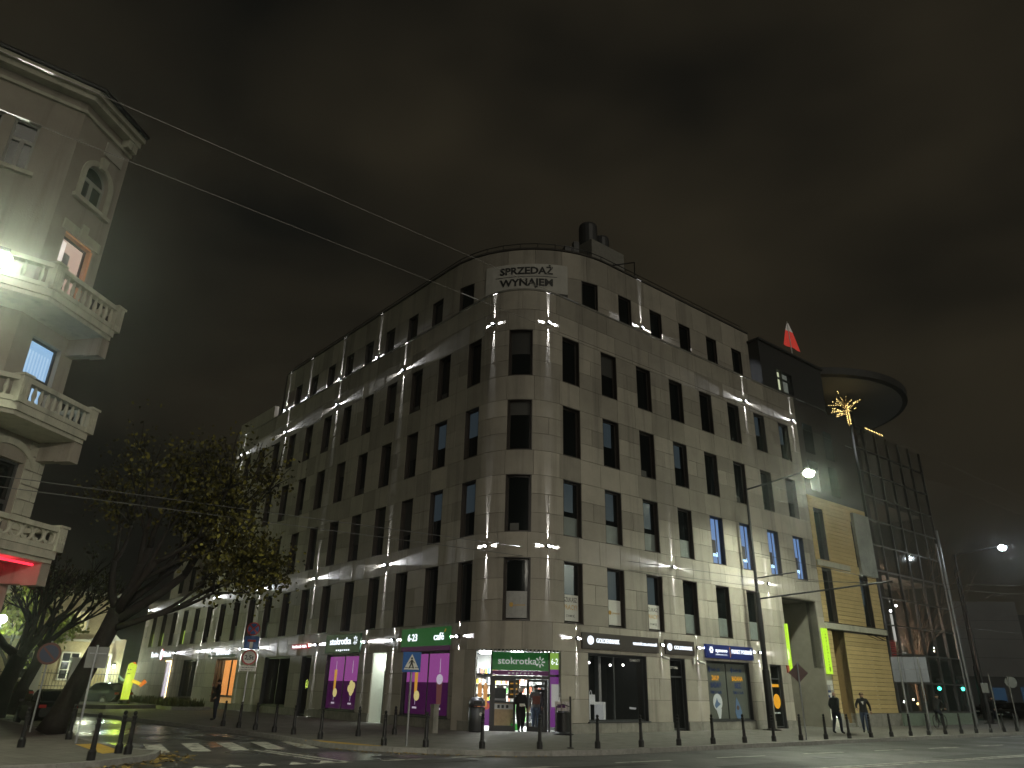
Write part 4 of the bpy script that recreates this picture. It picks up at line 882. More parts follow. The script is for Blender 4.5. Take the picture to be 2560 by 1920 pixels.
# glass block
REFLECTION_BARK = mat('reflection_twig_bark', (.22, .17, .13), .9, var=.3)
gb = thing('glass_block', 'tall glass fronted block with steel grid at the end of the terrace building', 'building', RP(52, OR, 0))
GS0, GS1, GZ = 47.15, 57.4, 18.9
STEEL = mat('grid_steel', (.10, .10, .10), .45, metal=.4)
q = MB(); q.slab(FP, pl(GS0+.15), pl(GS1), -.5, .1, .1, .8); q.build('plinth', mat('pale_green_plinth', (.2, .25, .2), .6, var=.2), gb)
cols_ = [47.2, 48.6, 50.3, 52.0, 53.7, 55.4, 57.2]
zs_ = [.85, 2.5, 4.15, 5.8, 7.45, 9.1, 10.75, 12.4, 14.05, 15.7, 17.35]
for s_ in cols_: q = MB(); q.slab(FP, pl(s_), pl(s_+.1), -.1, .06, .8, GZ); q.build('mullion', STEEL, gb)
for z in zs_: q = MB(); q.slab(FP, pl(GS0+.1), pl(GS1-.1), -.08, .04, z-.04, z+.04); q.build('transom', STEEL, gb)
GL2 = mat('tinted_glass', (.05, .055, .05), .08, alpha=.2, spec=.6)
for i in range(len(cols_)-1):
    for j in range(len(zs_)):
        q = MB(); q.slab(FP, pl(cols_[i]+.1), pl(cols_[i+1]), -.03, -.015, zs_[j]+.04, (zs_[j+1] if j+1 < len(zs_) else GZ)-.04); q.build('pane', GL2, gb)
q = MB(); q.slab(FP, pl(47.0), pl(48.5), -1.0, -.3, .1, GZ); q.build('stair_shaft', mat('shaft_brown', (.05, .04, .035), .6), gb)
for z in zs_[2::3]: q = MB(); q.slab(FP, pl(48.5), pl(56.8), -3.5, -.4, z-.12, z+.1); q.build('floor_slab', mat('slab_grey', (.12, .115, .1), .7), gb)
q = MB(); q.tube([U(pl(57.45), .1, .1), U(pl(57.3), .1, 13)], .12, 8); q.tube([U(pl(57.0), .05, .1), U(pl(56.95), .05, 12)], .07, 8); q.build('corner_post', GALV, gb)
WH2 = glow('atrium_white', (.75, .75, .68), .8); OG2 = glow('atrium_orange', (.75, .40, .20), .6); RD2 = glow('red_lattice_light', (.85, .06, .08), .8)
for s0, s1, d, za, zb, mt in ((47.25, 48.2, -.12, 3.4, 4.9, RD2), (50.2, 50.6, -1.0, 5.0, 6.7, WH2), (49.3, 50.1, -1.6, 5.2, 7.2, glow('atrium_grey', (.25, .26, .25), .5)), (52.4, 53.6, -1.2, 1.5, 4.6, OG2), (51.6, 52.1, -1.3, 3.3, 4.4, WH2), (49.2, 52, -1.8, 4.3, 4.6, glow('atrium_strip', (.5, .42, .2), .35)), (50.0, 50.4, -.8, 7.4, 7.5, WH2)):
    q = MB(); q.slab(FP, pl(s0), pl(s1), d, d+.05, za, zb); q.build('lit_panel', mt, gb)
q = MB(); q.slab(FP, pl(47.45), pl(47.52), -.2, -.15, 5.2, 7.6); q.build('lit_panel', OG2, gb)
for s0, s1, za, zb, d in ((47.25, 48.2, 3.4, 4.9, -.05), (52.4, 53.6, 1.5, 4.6, -1.13)):
    lat = MB(); n = 7
    for k in range(-n, n*2):
        for sg in (1, -1):
            w_ = s1-s0; x0 = s0+w_*k/n
            pts = []
            for tt_ in (0, 1): pts.append((x0+sg*(zb-za)*tt_*.5, za+(zb-za)*tt_))
            (xa, za_), (xb, zb_) = pts
            t0, t1 = 0.0, 1.0; dx = xb-xa
            lo_, hi_ = sorted(((s0-xa)/dx, (s1-xa)/dx)); t0 = max(0, lo_); t1 = min(1, hi_)
            if t1 > t0+.02: lat.tube([U(pl(xa+dx*t0), d, za_+(zb_-za_)*t0), U(pl(xa+dx*t1), d, za_+(zb_-za_)*t1)], .022, 4)
    lat.build('lattice', mat('lattice_dark', (.06, .03, .02), .6), gb)
q = MB(); q.slab(FP, pl(48.6), pl(57.0), -5.2, -5.0, 4.2, 17); q.build('atrium_back_wall', mat('atrium_brown', (.20, .155, .125), .8, var=.4, vscale=.8), gb)
for s_, z_, pw_ in ((50.5, 7.2, 260), (54.5, 5.0, 240), (53.0, 10.0, 120)): area('atrium_fill_light', U(pl(s_), -2.6, z_), .2, pw_, (1, .72, .52), parent=gb)  # unseen warm point lights added to brighten the trees and back wall
for i, (s_, z, d, m_) in enumerate([(49.6, 1.7, -2, 0), (49.9, 1.5, -2, 0), (50.2, 1.8, -2.2, 0), (50.6, 1.35, -2, 0), (51.2, 1.5, -2, 1), (52.1, 1.4, -2, 0), (52.5, 1.55, -1.5, 0), (53.0, 1.3, -1.5, 1), (53.8, 1.75, -1.6, 0), (54.6, 1.6, -2, 1), (50.4, 6.9, -1, 0), (51.3, 7.3, -1, 0), (54.9, 4.6, -.6, 0), (55, 4.8, -.6, 0), (50.9, 6.6, -1.2, 1)]):
    q = MB(); q.ball(U(pl(s_), d, z), .07, n=8); tag(q.build('hanging_bulb', [WLENS, GOLD][m_] if i % 3 else glow('soft_bulb', (1, .85, .6), 8), loc=U(pl(s_), d, z)), 'small round bulb glowing behind the glass front of the far block', 'bulb', 'bulbs behind the glass front')

# ================================================================== street lamps
LAMPG = glow('street_lamp_lens', (.93, 1, .74), 60)
def street_lamp(base, arm, label, power, h=11.6, cant=None, aimout=.55, lens=LAMPG, col=(.97, 1, .80), bend=.0):
    t = thing('street_lamp', label, 'street lamp', base); b = Vector(base); a = Vector((nR[0], nR[1], 0))
    q = MB(); q.lathe([(.26, 0), (.26, .04), (.17, .1), (.165, 2.6), (.13, 2.65), (.12, 6.2), (.085, 6.25), (.06, h-.1)], tuple(b), 14); q.build('pole', BLK, t, smooth=False)
    q = MB(); q.tube([b+Vector((0, 0, h-.15)), b+a*(arm*.55)+Vector((0, 0, h+.0)), b+a*arm+Vector((0, 0, h+.12))], [.05, .045, .035], 8); q.build('arm', DGREY, t)
    hd = b+a*(arm+.25)+Vector((0, 0, h+.1)); an = math.atan2(a.y, a.x)
    q = MB(); q.box(hd, (.75, .3, .1), an); q.box(hd+Vector((0, 0, .07)), (.5, .2, .05), an); ho = q.build('lamp_head', DGREY, t)
    q = MB(); q.box(hd-Vector((0, 0, .07)), (.5, .22, .05), an); q.ball(hd-Vector((0, 0, .1)), .26, n=12, sc=(1, 1, .8)); q.build('lamp_lens', lens, ho)
    q = MB(); q.box(b+Vector((0, 0, .02)), (.6, .6, .03), an); q.build('base_plate', BLK, t)
    if cant:
        q = MB(); q.tube([b+Vector((0, 0, 5.9)), b+a*cant+Vector((0, 0, 6.15))], .04, 8); q.build('wire_bracket', DGREY, t)
        q = MB(); q.tube([b+Vector((0, 0, 6.9)), b+a*2.2+Vector((0, 0, 6.98))], .03, 6); q.build('wire_bracket', DGREY, t)
    l = bpy.data.lights.new('street_lamp_light', 'SPOT'); l.energy = power; l.spot_size = R_(158); l.spot_blend = .75; l.shadow_soft_size = .12; l.color = col
    o = bpy.data.objects.new('street_lamp_light', l); COL.objects.link(o); o.parent = t; o.location = hd-b-Vector((0, 0, .28)); o.rotation_euler = Vector((a.x*aimout, a.y*aimout, -1)).to_track_quat('-Z', 'Y').to_euler()
    return t
street_lamp((12.47, 37.12, PAV), 3.35, 'black street lamp with bright lens in front of the right stone facade', 12000, cant=6.7, aimout=.12, col=(.93, 1, .78))
for s_, lab, pw, cc in ((0, 'street lamp on the near pavement behind the viewer', 24000, (1, .93, .78)), (41, 'farther street lamp on the near pavement outside the picture', 11000, (.93, 1, .80))):
    nR *= -1; street_lamp(RP(s_, -10 if s_ == 0 else -3.5, 0), 1.2, lab, pw, aimout=.6, col=cc); nR *= -1
street_lamp(RP(-.55, -22.6, PAV), 1.35, 'street lamp glowing at the left picture edge beside the balconied house', 6500, aimout=.7, col=(.93, 1, .72), lens=glow('side_lamp_lens', (.93, 1, .74), 14))
x0 = np.array([35.5, 52.0])-nR*3.3
street_lamp((x0[0], x0[1], PAV), 3.0, 'distant street lamp with cold white glare at the right edge', 2600, lens=glow('cold_lamp_lens', (.85, .95, 1), 60), col=(.88, .96, 1))
pp = thing('dark_mast', 'tall dark mast without lamp standing beyond the glass block', 'mast', (38.56, 63.27, PAV)); q = MB(); q.lathe([(.3, 0), (.22, .1), (.2, 4), (.12, 4.1), (.07, 12.1)], (38.56, 63.27, PAV), 12); q.build('pole', BLK, pp); q = MB(); q.box((38.56, 63.27, PAV+.03), (.8, .8, .06)); q.build('base_plate', BLK, pp)

# ================================================================== bollards
def bollard(loc, label, group):
    t = thing('bollard', label, 'bollard', loc, 0, group, local=True)
    if 'bol' not in _fx:
        q = MB(); q.lathe([(.085, 0), (.085, .16), (.07, .19), (.055, .21), (.046, .6), (.05, .64), (.058, .655), (.05, .67), (.04, .69)], (0, 0, 0), 12); a = q.build('shaft', BLK, t)
        q = MB(); q.lathe([(.04, .69), (.044, .74), (.06, .76), (.05, .78), (.025, .795), (.04, .82), (.046, .85), (.03, .88), (.004, .89)], (0, 0, 0), 12); b = q.build('finial', BLK, t); _fx['bol'] = (a.data, b.data); return t
    for nm, d in zip(('shaft', 'finial'), _fx['bol']):
        o = bpy.data.objects.new(nm, d); COL.objects.link(o); o.parent = t
    t.rotation_euler = (random.uniform(-.02, .02), random.uniform(-.02, .02), 0)
    return t
for i, (x, y) in enumerate([(-.6, 22.2), (1.0, 22.5), (2.7, 23.2)]+[RP(18.2+1.735*k, -16.5, 0)[:2] for k in range(19)]):
    bollard((x, y, PAV), 'black bollard on the main street kerb, %s counting right from the litter bin corner' % ORD[i], 'bollards along the main street kerb')
for i, (x, y) in enumerate([(-2.16, 22.3), (-3.36, 22.55), (-5.6, 24.5), (-6.91, 26.34), (-7.81, 27.25), (-8.81, 28.36), (-9.77, 29.46), (-10.65, 30.29)]):
    bollard((x, y, PAV), 'black bollard on the side street kerb, %s counting left from the crossing sign' % ORD[i], 'bollards along the side street kerb')
bollard((-4.77, 26.21, PAV), 'black bollard standing inside the pavement in front of the lit white doorway', 'inner bollards'); bollard((-3.77, 27.56, PAV), 'black bollard standing inside the pavement near the 6-23 window', 'inner bollards')
for i, (x, y) in enumerate([(-8.46, 16.7), (-8.71, 18.35), (-8.40, 18.15), (-11.91, 22.07), (-11.5, 19.3)]):
    bollard((x, y, PAV), ['black bollard nearest the camera at the left kerb corner', 'left one of two black bollards close together at the left crossing', 'right one of two black bollards close together at the left crossing', 'black bollard beside the side street left of the white sign back', 'bollard at the far left picture edge'][i], 'bollards on the left pavement')

# ================================================================== traffic signs
BLUES = mat('sign_blue', (.02, .10, .33), .4); WSIGN = mat('sign_white', (.6, .6, .56), .4); REDS = mat('sign_red', (.4, .02, .02), .4); SBACK = mat('sign_back_grey', (.17, .175, .17), .45, var=.1)
def post(t, x, y, h, r=.03): q = MB(); q.tube([(x, y, PAV), (x, y, h)], r, 8); return q.build('post', GALV, t)
t = thing('crossing_sign', 'blue pedestrian crossing sign with walking figure on a thin post', 'sign', (-2.71, 22.41, PAV)); post(t, -2.71, 22.41, 2.5)
F1 = Flat((-2.71, 22.37), 0)
q = MB(); q.slab(F1, -.26, .26, .0, .02, 2.03, 2.57); pn = q.build('sign_plate', BLUES, t)
q = MB(); poly(q, F1, [(-.22, 2.1), (.22, 2.1), (0, 2.52)], .02, .024); q.build('white_triangle', WSIGN, pn)
q = MB(); disc(q, F1, .0, 2.40, .03, .024, .028, 10)
poly(q, F1, [(-.03, 2.36), (.035, 2.36), (.03, 2.24), (-.035, 2.24)], .024, .028); poly(q, F1, [(-.035, 2.25), (.01, 2.25), (-.05, 2.13), (-.09, 2.13)], .0241, .028); poly(q, F1, [(0, 2.25), (.035, 2.25), (.08, 2.13), (.04, 2.13)], .0242, .028); poly(q, F1, [(-.03, 2.34), (-.02, 2.32), (-.08, 2.25), (-.09, 2.27)], .0243, .028); poly(q, F1, [(.03, 2.34), (.03, 2.31), (.08, 2.26), (.09, 2.28)], .0244, .028)
for k in (-.15, 0, .15): q.slab(F1, k-.05, k+.05, .0245, .028, 2.145, 2.16)
q.build('walking_figure', PB, pn)
t = thing('sign_stack', 'post carrying four small signs with a 2,5 t weight limit', 'sign', (-9.91, 29.96, PAV)); post(t, -9.91, 29.96, 3.85)
F2 = Flat((-9.91, 29.9), R_(18))
q = MB(); disc(q, F2, 0, 3.6, .25, .0, .02); a = q.build('no_stopping_disc', REDS, t); q = MB(); disc(q, F2, 0, 3.6, .2, .02, .024); q.build('blue_face', BLUES, a); q = MB(); poly(q, F2, [(-.16, 3.72), (-.12, 3.76), (.16, 3.48), (.12, 3.44)], .024, .027); poly(q, F2, [(.16, 3.72), (.12, 3.76), (-.16, 3.48), (-.12, 3.44)], .0242, .027); q.build('red_cross', REDS, a)
q = MB(); q.slab(F2, -.26, .26, 0, .02, 2.85, 3.33); a = q.build('dead_end_plate', BLUES, t); q = MB(); q.slab(F2, -.06, .06, .02, .024, 2.88, 3.12); q.build('white_stem', WSIGN, a); q = MB(); q.slab(F2, -.15, .15, .02, .025, 3.12, 3.2); q.build('red_bar', REDS, a)
q = MB(); disc(q, F2, 0, 2.56, .28, 0, .02); a = q.build('weight_limit_disc', REDS, t); q = MB(); disc(q, F2, 0, 2.56, .225, .02, .024); q.build('white_face', WSIGN, a); q = MB(); wall_text(q, F2, '2,5t', 0, 2.48, .16, .026, width=.34, bold=.03); q.build('lettering', PB, a)
q = MB(); q.slab(F2, -.3, .3, 0, .02, 2.06, 2.26); a = q.build('supplement_plate', WSIGN, t); q = MB(); scribble(q, F2, -.24, .24, 2.17, .05, .024, 3); scribble(q, F2, -.24, .2, 2.09, .05, .024, 4); q.build('lettering', PB, a)
RED_SHADE = mat('shaded_sign_red', (.10, .02, .02), .6); BLUE_SHADE = mat('shaded_sign_blue', (.015, .025, .08), .6)  # sign red and blue darkened in the paint to stand for shade
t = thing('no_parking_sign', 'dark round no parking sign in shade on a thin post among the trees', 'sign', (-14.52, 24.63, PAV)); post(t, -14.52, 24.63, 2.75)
F3 = Flat((-14.48, 24.55), R_(28)); q = MB(); disc(q, F3, 0, 2.37, .33, 0, .02); a = q.build('red_rim', RED_SHADE, t); q = MB(); disc(q, F3, 0, 2.37, .26, .02, .024); q.build('blue_face', BLUE_SHADE, a); q = MB(); poly(q, F3, [(-.19, 2.52), (-.15, 2.56), (.19, 2.22), (.15, 2.18)], .024, .027); q.build('red_bar', RED_SHADE, a)
t = thing('sign_board_back', 'grey back of a square traffic sign on a post at the left kerb', 'sign', (-11.03, 20.83, PAV)); post(t, -11.03, 20.83, 2.5)
F4 = Flat((-11.0, 20.88), R_(20)); q = MB(); q.slab(F4, -.27, .25, -.02, 0, 1.93, 2.46); q.build('sign_plate', SBACK, t); q = MB(); q.slab(F4, -.2, .2, 0, .03, 2.28, 2.31); q.build('clamp_rail', GALV, t)
t = thing('diamond_sign_back', 'reddish grey back of a diamond shaped sign on a post by the kerb', 'sign', (11.33, 29.99, PAV)); post(t, 11.33, 29.99, 2.85)
F5 = Flat((11.35, 30.05), R_(-14)); q = MB(); poly(q, F5, [(-.36, 2.45), (0, 2.09), (.36, 2.45), (0, 2.81)], -.02, 0); q.build('sign_plate', mat('reddish_back', (.16, .09, .09), .5, var=.2), t)
t = thing('direction_board_back', 'back of a six panel aluminium direction board on two posts', 'sign', (19.8, 37.85, PAV))
F6 = Flat((19.79, 37.83), R_(-25)); p_ = F6.pt(-.45, -.08, 0); q_ = F6.pt(.5, -.08, 0)
ALU = mat('brushed_aluminium', (.22, .235, .26), .32, metal=.6, var=.15, vscale=2)
for x in (-.42, .42): p_ = F6.pt(x, .08, 0); post(t, p_[0], p_[1], 3.5, .045)
for i in range(3):
    for j in range(2): q = MB(); x = -.78+.52*i; q.slab(F6, x+.008, x+.512, 0, .03, 2.35+.58*j+.006, 2.35+.58*(j+1)-.006); q.build('back_panel', ALU, t)
t = thing('round_sign_back', 'grey round back of a sign on a post at the right picture edge', 'sign', (28.5, 44.0, PAV)); post(t, 28.5, 44.0, 2.9)
F7 = Flat((28.52, 44.04), R_(-20)); q = MB(); disc(q, F7, .12, 2.58, .3, 0, .02); q.build('sign_plate', SBACK, t)
t = thing('leaning_post_sign', 'thin post with small grey plate left of the round sign at the right edge', 'sign', (27.2, 43.6, PAV)); post(t, 27.2, 43.6, 3.0); F8 = Flat((27.1, 43.6), R_(-20)); q = MB(); q.slab(F8, -.4, -.05, 0, .02, 2.0, 2.5); q.build('sign_plate', SBACK, t)
# traffic signals seen through the glass
for i, (x, y) in enumerate([(37.9, 68.2), (39.6, 67.6)]):
    t = thing('traffic_light', ['green traffic light seen through the glass block, left one', 'green traffic light seen through the glass block, right one'][i], 'traffic light', (x, y, 0), 0, 'green traffic lights')
    q = MB(); q.tube([(x, y, 0), (x, y, 2.2)], .06, 8); q.build('post', BLK, t); q = MB(); q.box((x, y, 2.75), (.3, .25, 1.0)); q.build('signal_housing', BLK, t)
    for j, mt in enumerate((glow('signal_green', (.05, 1, .62), 14), BLK, BLK)): q = MB(); q.ball((x, y-.15, 2.45+.3*j), .14, n=10); q.build('signal_lens', mt, t)

# ================================================================== bins, boards
t = thing('litter_bin', 'dark grey litter bin with domed lid left of the corner doors', 'bin', (-1.06, 30.2, PAV))
q = MB(); q.lathe([(.27, 0), (.30, .05), (.31, .85), (.29, .87)], (-1.06, 30.2, PAV), 20); q.build('drum', DGREY, t, smooth=True); q = MB(); q.lathe([(.31, .9), (.32, 1.0), (.29, 1.12), (.18, 1.2), (.01, 1.22)], (-1.06, 30.2, PAV), 20); q.build('lid', mat('bin_lid', (.1, .1, .11), .3), t, smooth=True)
q = MB(); q.box((-1.02, 29.91, PAV+1.02), (.3, .06, .12)); q.build('slot', BLK, t); q = MB(); disc(q, Flat((-.95, 29.91), R_(12)), .06, PAV+.62, .06, 0, .012, 12); q.build('round_sticker', WSIGN, t)
for k in range(3): q = MB(); q.box((-1.24+.17*k, 30.2, PAV+.88), (.03, .5, .05)); q.build('lid_support', BLK, t)
t = thing('pedal_bin', 'black round bin on a wide base right of the corner doors', 'bin', (2.25, 30.05, PAV)); q = MB(); q.lathe([(.38, 0), (.4, .03), (.3, .07), (.25, .1), (.25, .72), (.26, .75), (.2, .8), (.01, .8)], (2.2, 29.75, PAV), 18); q.build('drum', BLK, t); q = MB(); q.tube([(2.45, 29.75, PAV+.75), (2.45, 29.75, PAV+.95), (2.2, 29.75, PAV+1.03), (1.95, 29.75, PAV+.95), (1.95, 29.75, PAV+.75)], .02, 6); q.build('hoop_handle', BLK, t)
t = thing('pavement_board', 'white printed pavement board standing behind the black round bin', 'board', (2.2, 30.15, PAV)); F9 = Flat((2.2, 30.1), 0); q = MB(); q.slab(F9, -.28, .28, 0, .04, PAV+.05, PAV+1.12); a = q.build('board_panel', mat('board_print', (.55, .52, .5), .6, var=.5, vscale=9), t); q = MB(); q.slab(F9, -.2, .1, .04, .045, PAV+.9, PAV+1.02); q.build('purple_header', PUR2, a); q = MB(); q.tube([(1.95, 30.2, PAV), (1.97, 30.12, PAV+1.1)], .02, 6); q.tube([(2.45, 30.2, PAV), (2.43, 30.12, PAV+1.1)], .02, 6); q.build('board_legs', BLK, t)
t = thing('slim_post', 'slim black post with flat foot on the kerb below the jeweller pillar', 'post', (1.91, 23.0, PAV)); q = MB(); q.lathe([(.11, 0), (.1, .02), (.03, .04), (.028, 1.35), (.01, 1.36)], (1.91, 23.0, PAV), 12); q.build('shaft', BLK, t)
t = thing('stone_block_post', 'low square stone post left of the litter bin by the wall', 'post', (-2.55, 28.9, PAV)); q = MB(); q.box((-2.55, 28.9, PAV+.45), (.22, .22, .9), .7); q.build('stone_shaft', GREY, t); q = MB(); q.box((-2.55, 28.9, PAV+.93), (.26, .26, .05), .7); q.build('cap', GREY, t)

# ================================================================== wires
WIRE = mat('contact_wire', (.06, .058, .05), .6); CABLE = mat('span_cable', (.12, .12, .12), .5)
def wire(a, b, label, r=.012, m_=CABLE, sag=0.0, n=10, clips=()):
    a = Vector(a); b = Vector(b); pts = [a+(b-a)*(k/n)-Vector((0, 0, sag*4*(k/n)*(1-k/n))) for k in range(n+1)]
    q = MB(); q.tube(pts, r, 5); o = tag(q.build('overhead_wire', m_, loc=a), label, 'wire', 'overhead wires')
    for c_ in clips:
        p = a+(b-a)*c_; q = MB(); d = (b-a).normalized(); q.tube([p-d*.12, p+d*.12], r*2.4, 6); q.build('wire_clip', GALV, o)
WA, WB_ = -5.63, -6.36
wire(RP(-2.2, WA, 6), RP(60, WA+.25, 6), 'upper trolley contact wire crossing the sky diagonally above the street', .0028, WIRE, clips=(.008, .03, .12, .2))
wire(RP(-2.6, WB_, 6), RP(60, WB_+.3, 6), 'lower trolley contact wire running parallel below the first', .0028, WIRE, clips=(.01, .035, .11, .25))
A_ = np.array([-14.83, 19.36]); lp_ = np.array([12.47, 37.12])
wire((-14.6, 19.9, 6.9), (12.4, 37.0, 7.0), 'upper thin span cable from the balconied house to the street lamp', .012, sag=.0)
wire((-14.6, 19.9, 6.6), (12.4, 37.0, 6.6), 'lower thin span cable from the balconied house to the street lamp', .012, sag=.0)
e1 = lp_+nR*6.7; wire((12.47, 37.12, 8.3), (e1[0], e1[1], 6.2), 'stay cable from the lamp pole down to the end of its wire bracket', .012, WIRE)
wire(RP(38, OR, 7.6), RP(50, -11, 6.6), 'pale span cable from the stone facade across the main street', .012, WIRE)
wire((e1[0]-3, e1[1]+3, 6.6), RP(75, -6, 9.0), 'long thin cable stretching to the right picture edge', .012, WIRE); wire(RP(57.3, OR, 6.3), RP(80, -10, 4.8), 'thin cable from the glass block towards the right edge', .012, CABLE)
for z in (8.3, 6.9): pass

# ================================================================== balconied house on the left
hC = V2(-14.43, 21.63); cd = V2(.1745, .985); cd = cd/np.linalg.norm(cd); hB = hC-cd*2.3; cn_ = V2(cd[1], -cd[0])
HA = Flat(hB, math.atan2(cd[1], cd[0])); HM = Flat(hB, math.atan2(dR[1], dR[0]))
hs = thing('balconied_house', 'cream plastered corner house with stone balconies and lit windows at the left edge', 'building', (hB[0], hB[1], 0))
EAVE = 20.2
hops = [(.68, 1.78, 16.6, 17.6, 'arch'), (.62, 1.8, 11.95, 15.1, 'pink'), (.62, 1.8, 8.35, 11.35, 'blue'), (.35, 1.62, 4.9, 7.55, 'dark')]
q = MB()
# wall pieces of the chamfer around the openings, then the other walls
zc = 0
for a, b, z0_, z1_, k in sorted(hops, key=lambda o: o[2]):
    q.slab(HA, 0, 2.3, -.4, 0, zc, z0_); q.slab(HA, 0, a, -.4, 0, z0_, z1_); q.slab(HA, b, 2.3, -.4, 0, z0_, z1_); zc = z1_
ra = .55; uc = 1.23
N = 12
pts = [(uc-ra*math.cos(math.pi*i/N), 17.6+ra*math.sin(math.pi*i/N)) for i in range(N+1)]
poly(q, HA, [(0, 17.6)]+[(0, 18.4)]+[(uc, 18.4)]+[p for p in pts[:N//2+1]][::-1], -.4, 0); poly(q, HA, [(2.3, 18.4), (2.3, 17.6)]+[p for p in pts[N//2:]][::-1]+[(uc, 18.4)], -.4, 0)
q.slab(HA, 0, 2.3, -.4, 0, 18.4, EAVE)
mops = [(-1.75, -1.05, 16.5, 18.4), (-2.75, -2.05, 16.5, 18.4)]
q.slab(HM, -14, 0, -.4, 0, 0, 16.5); q.slab(HM, -14, 0, -.4, 0, 18.4, EAVE); q.slab(HM, -1.05, 0, -.4, 0, 16.5, 18.4); q.slab(HM, -2.05, -1.75, -.4, 0, 16.5, 18.4); q.slab(HM, -14, -2.75, -.4, 0, 16.5, 18.4)
q.prism([hC, hC+dL*14, hC+dL*14-V2(.3, .3), hC-V2(.35, .1)], 0, EAVE)
q.build('wall', PLAST, hs)
q = MB(); q.slab(HA, .05, 2.25, -1.4, -1.3, .2, EAVE); q.slab(HM, -13, -.3, -1.2, -1.1, .2, EAVE); q.build('inner_wall', CORE, hs)
# cornice and roof
q = MB()
for (z0_, z1_, d) in ((19.5, 19.62, .1), (19.95, 20.15, .35), (20.15, 20.35, .5)):
    e0 = hC+cn_*d; k_ = hB+(cn_+(nR-cn_)*.5)*d*1.07; e2 = hB-dR*14+nR*d
    q.prism([e0, hC-cn_*.3, hB-cn_*.3, hB-dR*14-nR*.3, e2, k_], z0_, z1_)
co_ = q.build('cornice', TRIM, hs)
q = MB(); q.tube([(*(hC+cn_*.55), 20.4), (*(hB+cn_*.5+nR*.1), 20.4), (*(hB-dR*14+nR*.55), 20.4)], .09, 8); q.build('gutter', BLK, co_)
q = MB(); tp_ = hB-dR*4-cn_*4; bs = [hC+cn_*.3, hB+cn_*.35, hB-dR*14+nR*.3, hB-dR*14-nR*5, hC+dL*10]
q.add([(*p, 20.35) for p in bs]+[(*(hB-dR*10-nR*4), 23.0), (*(hB-dR*2-nR*4+dL*2), 23.0)], [(0, 1, 6), (1, 2, 5, 6), (2, 3, 5), (3, 4, 6, 5), (4, 0, 6)]); q.build('roof', mat('dark_roof', (.05, .045, .04), .7, var=.3), hs)
for u in (-.55, .1): 
    q = MB(); q.slab(HA, 2.0+u*.4, 2.2+u*.4, 0, .3, 19.62, 19.95); q.build('cornice_bracket', TRIM, co_)
q = MB(); q.slab(HA, 1.15, 2.0, .01, .07, 18.75, 19.3); q.build('stucco_relief', mat('relief_stucco', (.42, .4, .35), .9, bump=1, bscale=9), hs)
# windows
HWF = mat('house_window_frame', (.30, .29, .27), .6); HDF = mat('house_dark_frame', (.06, .06, .06), .5)
PINK = glow('pink_room', (.62, .42, .34), .62); SKYB = glow('blue_curtain_room', (.30, .52, .80), .85)
def hwin(path, a, b, z0_, z1_, fm, gm, mid=.6, dep=.25, arch=False):
    f = MB(); t = .07
    f.slab(path, a, a+t, -dep, -dep+.08, z0_, z1_); f.slab(path, b-t, b, -dep, -dep+.08, z0_, z1_); f.slab(path, a+t, b-t, -dep, -dep+.08, z0_, z0_+t); f.slab(path, a+t, b-t, -dep, -dep+.08, z1_-t, z1_)
    zm = z0_+(z1_-z0_)*mid; f.slab(path, a+t, b-t, -dep, -dep+.09, zm-.06, zm+.06); f.slab(path, (a+b)/2-.06, (a+b)/2+.06, -dep, -dep+.085, z0_+t, zm-.06)
    if arch:
        pp_ = [(uc-ra*math.cos(math.pi*i/12), z1_+ra*math.sin(math.pi*i/12)) for i in range(13)]
        f.tube([path.pt(x, -dep+.04, z) for x, z in pp_], .05, 6)
    o = f.build('window', fm, hs)
    for x0_, x1_, za, zb in ((a+t, (a+b)/2-.06, z0_+t, zm-.06), ((a+b)/2+.06, b-t, z0_+t, zm-.06), (a+t, b-t, zm+.06, z1_-t)):
        q = MB(); q.slab(path, x0_, x1_, -dep+.02, -dep+.03, za, zb); q.build('pane', gm, o)
    if arch:
        q = MB(); poly(q, path, [(uc-ra*math.cos(math.pi*i/12), z1_+ra*math.sin(math.pi*i/12)) for i in range(13)], -dep+.02, -dep+.03); q.build('pane', gm, o)
    return o
hwin(HA, .68, 1.78, 16.6, 17.6, HWF, GLASS, .95, arch=True)
def trim_arch(zz, z0_):
    q = MB(); n = 16
    for i in range(n):
        a0, a1 = math.pi*i/n, math.pi*(i+1)/n
        poly(q, HA, [(uc-.55*math.cos(a0), zz+.55*math.sin(a0)), (uc-.74*math.cos(a0), zz+.74*math.sin(a0)), (uc-.74*math.cos(a1), zz+.74*math.sin(a1)), (uc-.55*math.cos(a1), zz+.55*math.sin(a1))][::-1], .002, .06)
    q.slab(HA, .49, .68, .002, .06, z0_, zz); q.slab(HA, 1.78, 1.97, .002, .06, z0_, zz); q.build('window_surround', TRIM, hs)
    q = MB(); poly(q, HA, [(uc-.1, zz+.5), (uc+.1, zz+.5), (uc+.15, zz+.95), (uc-.15, zz+.95)], .01, .14); q.build('keystone', TRIM, hs)
trim_arch(17.6, 16.6)
q = MB(); q.slab(HA, .4, 2.05, .002, .16, 16.45, 16.6); q.build('window_sill', TRIM, hs)
for a, b, z0_, z1_ in mops: hwin(HM, a, b, z0_, z1_, HWF, GLASS, .62)
q = MB(); q.slab(HM, -2.95, -.85, .002, .14, 16.36, 16.5); q.build('window_sill', TRIM, hs)
o = hwin(HA, .62, 1.8, 11.95, 15.1, HDF, PINK, .62)
q = MB(); q.slab(HA, .7, .98, -.21, -.2, 14.2, 14.95); q.build('pale_curtain', glow('pale_curtain_glow', (.8, .7, .66), .85), o); q = MB(); q.slab(HA, 1.0, 1.25, -.21, -.2, 14.1, 14.6); q.build('picture', mat('dark_picture', (.2, .18, .2), .6), o)
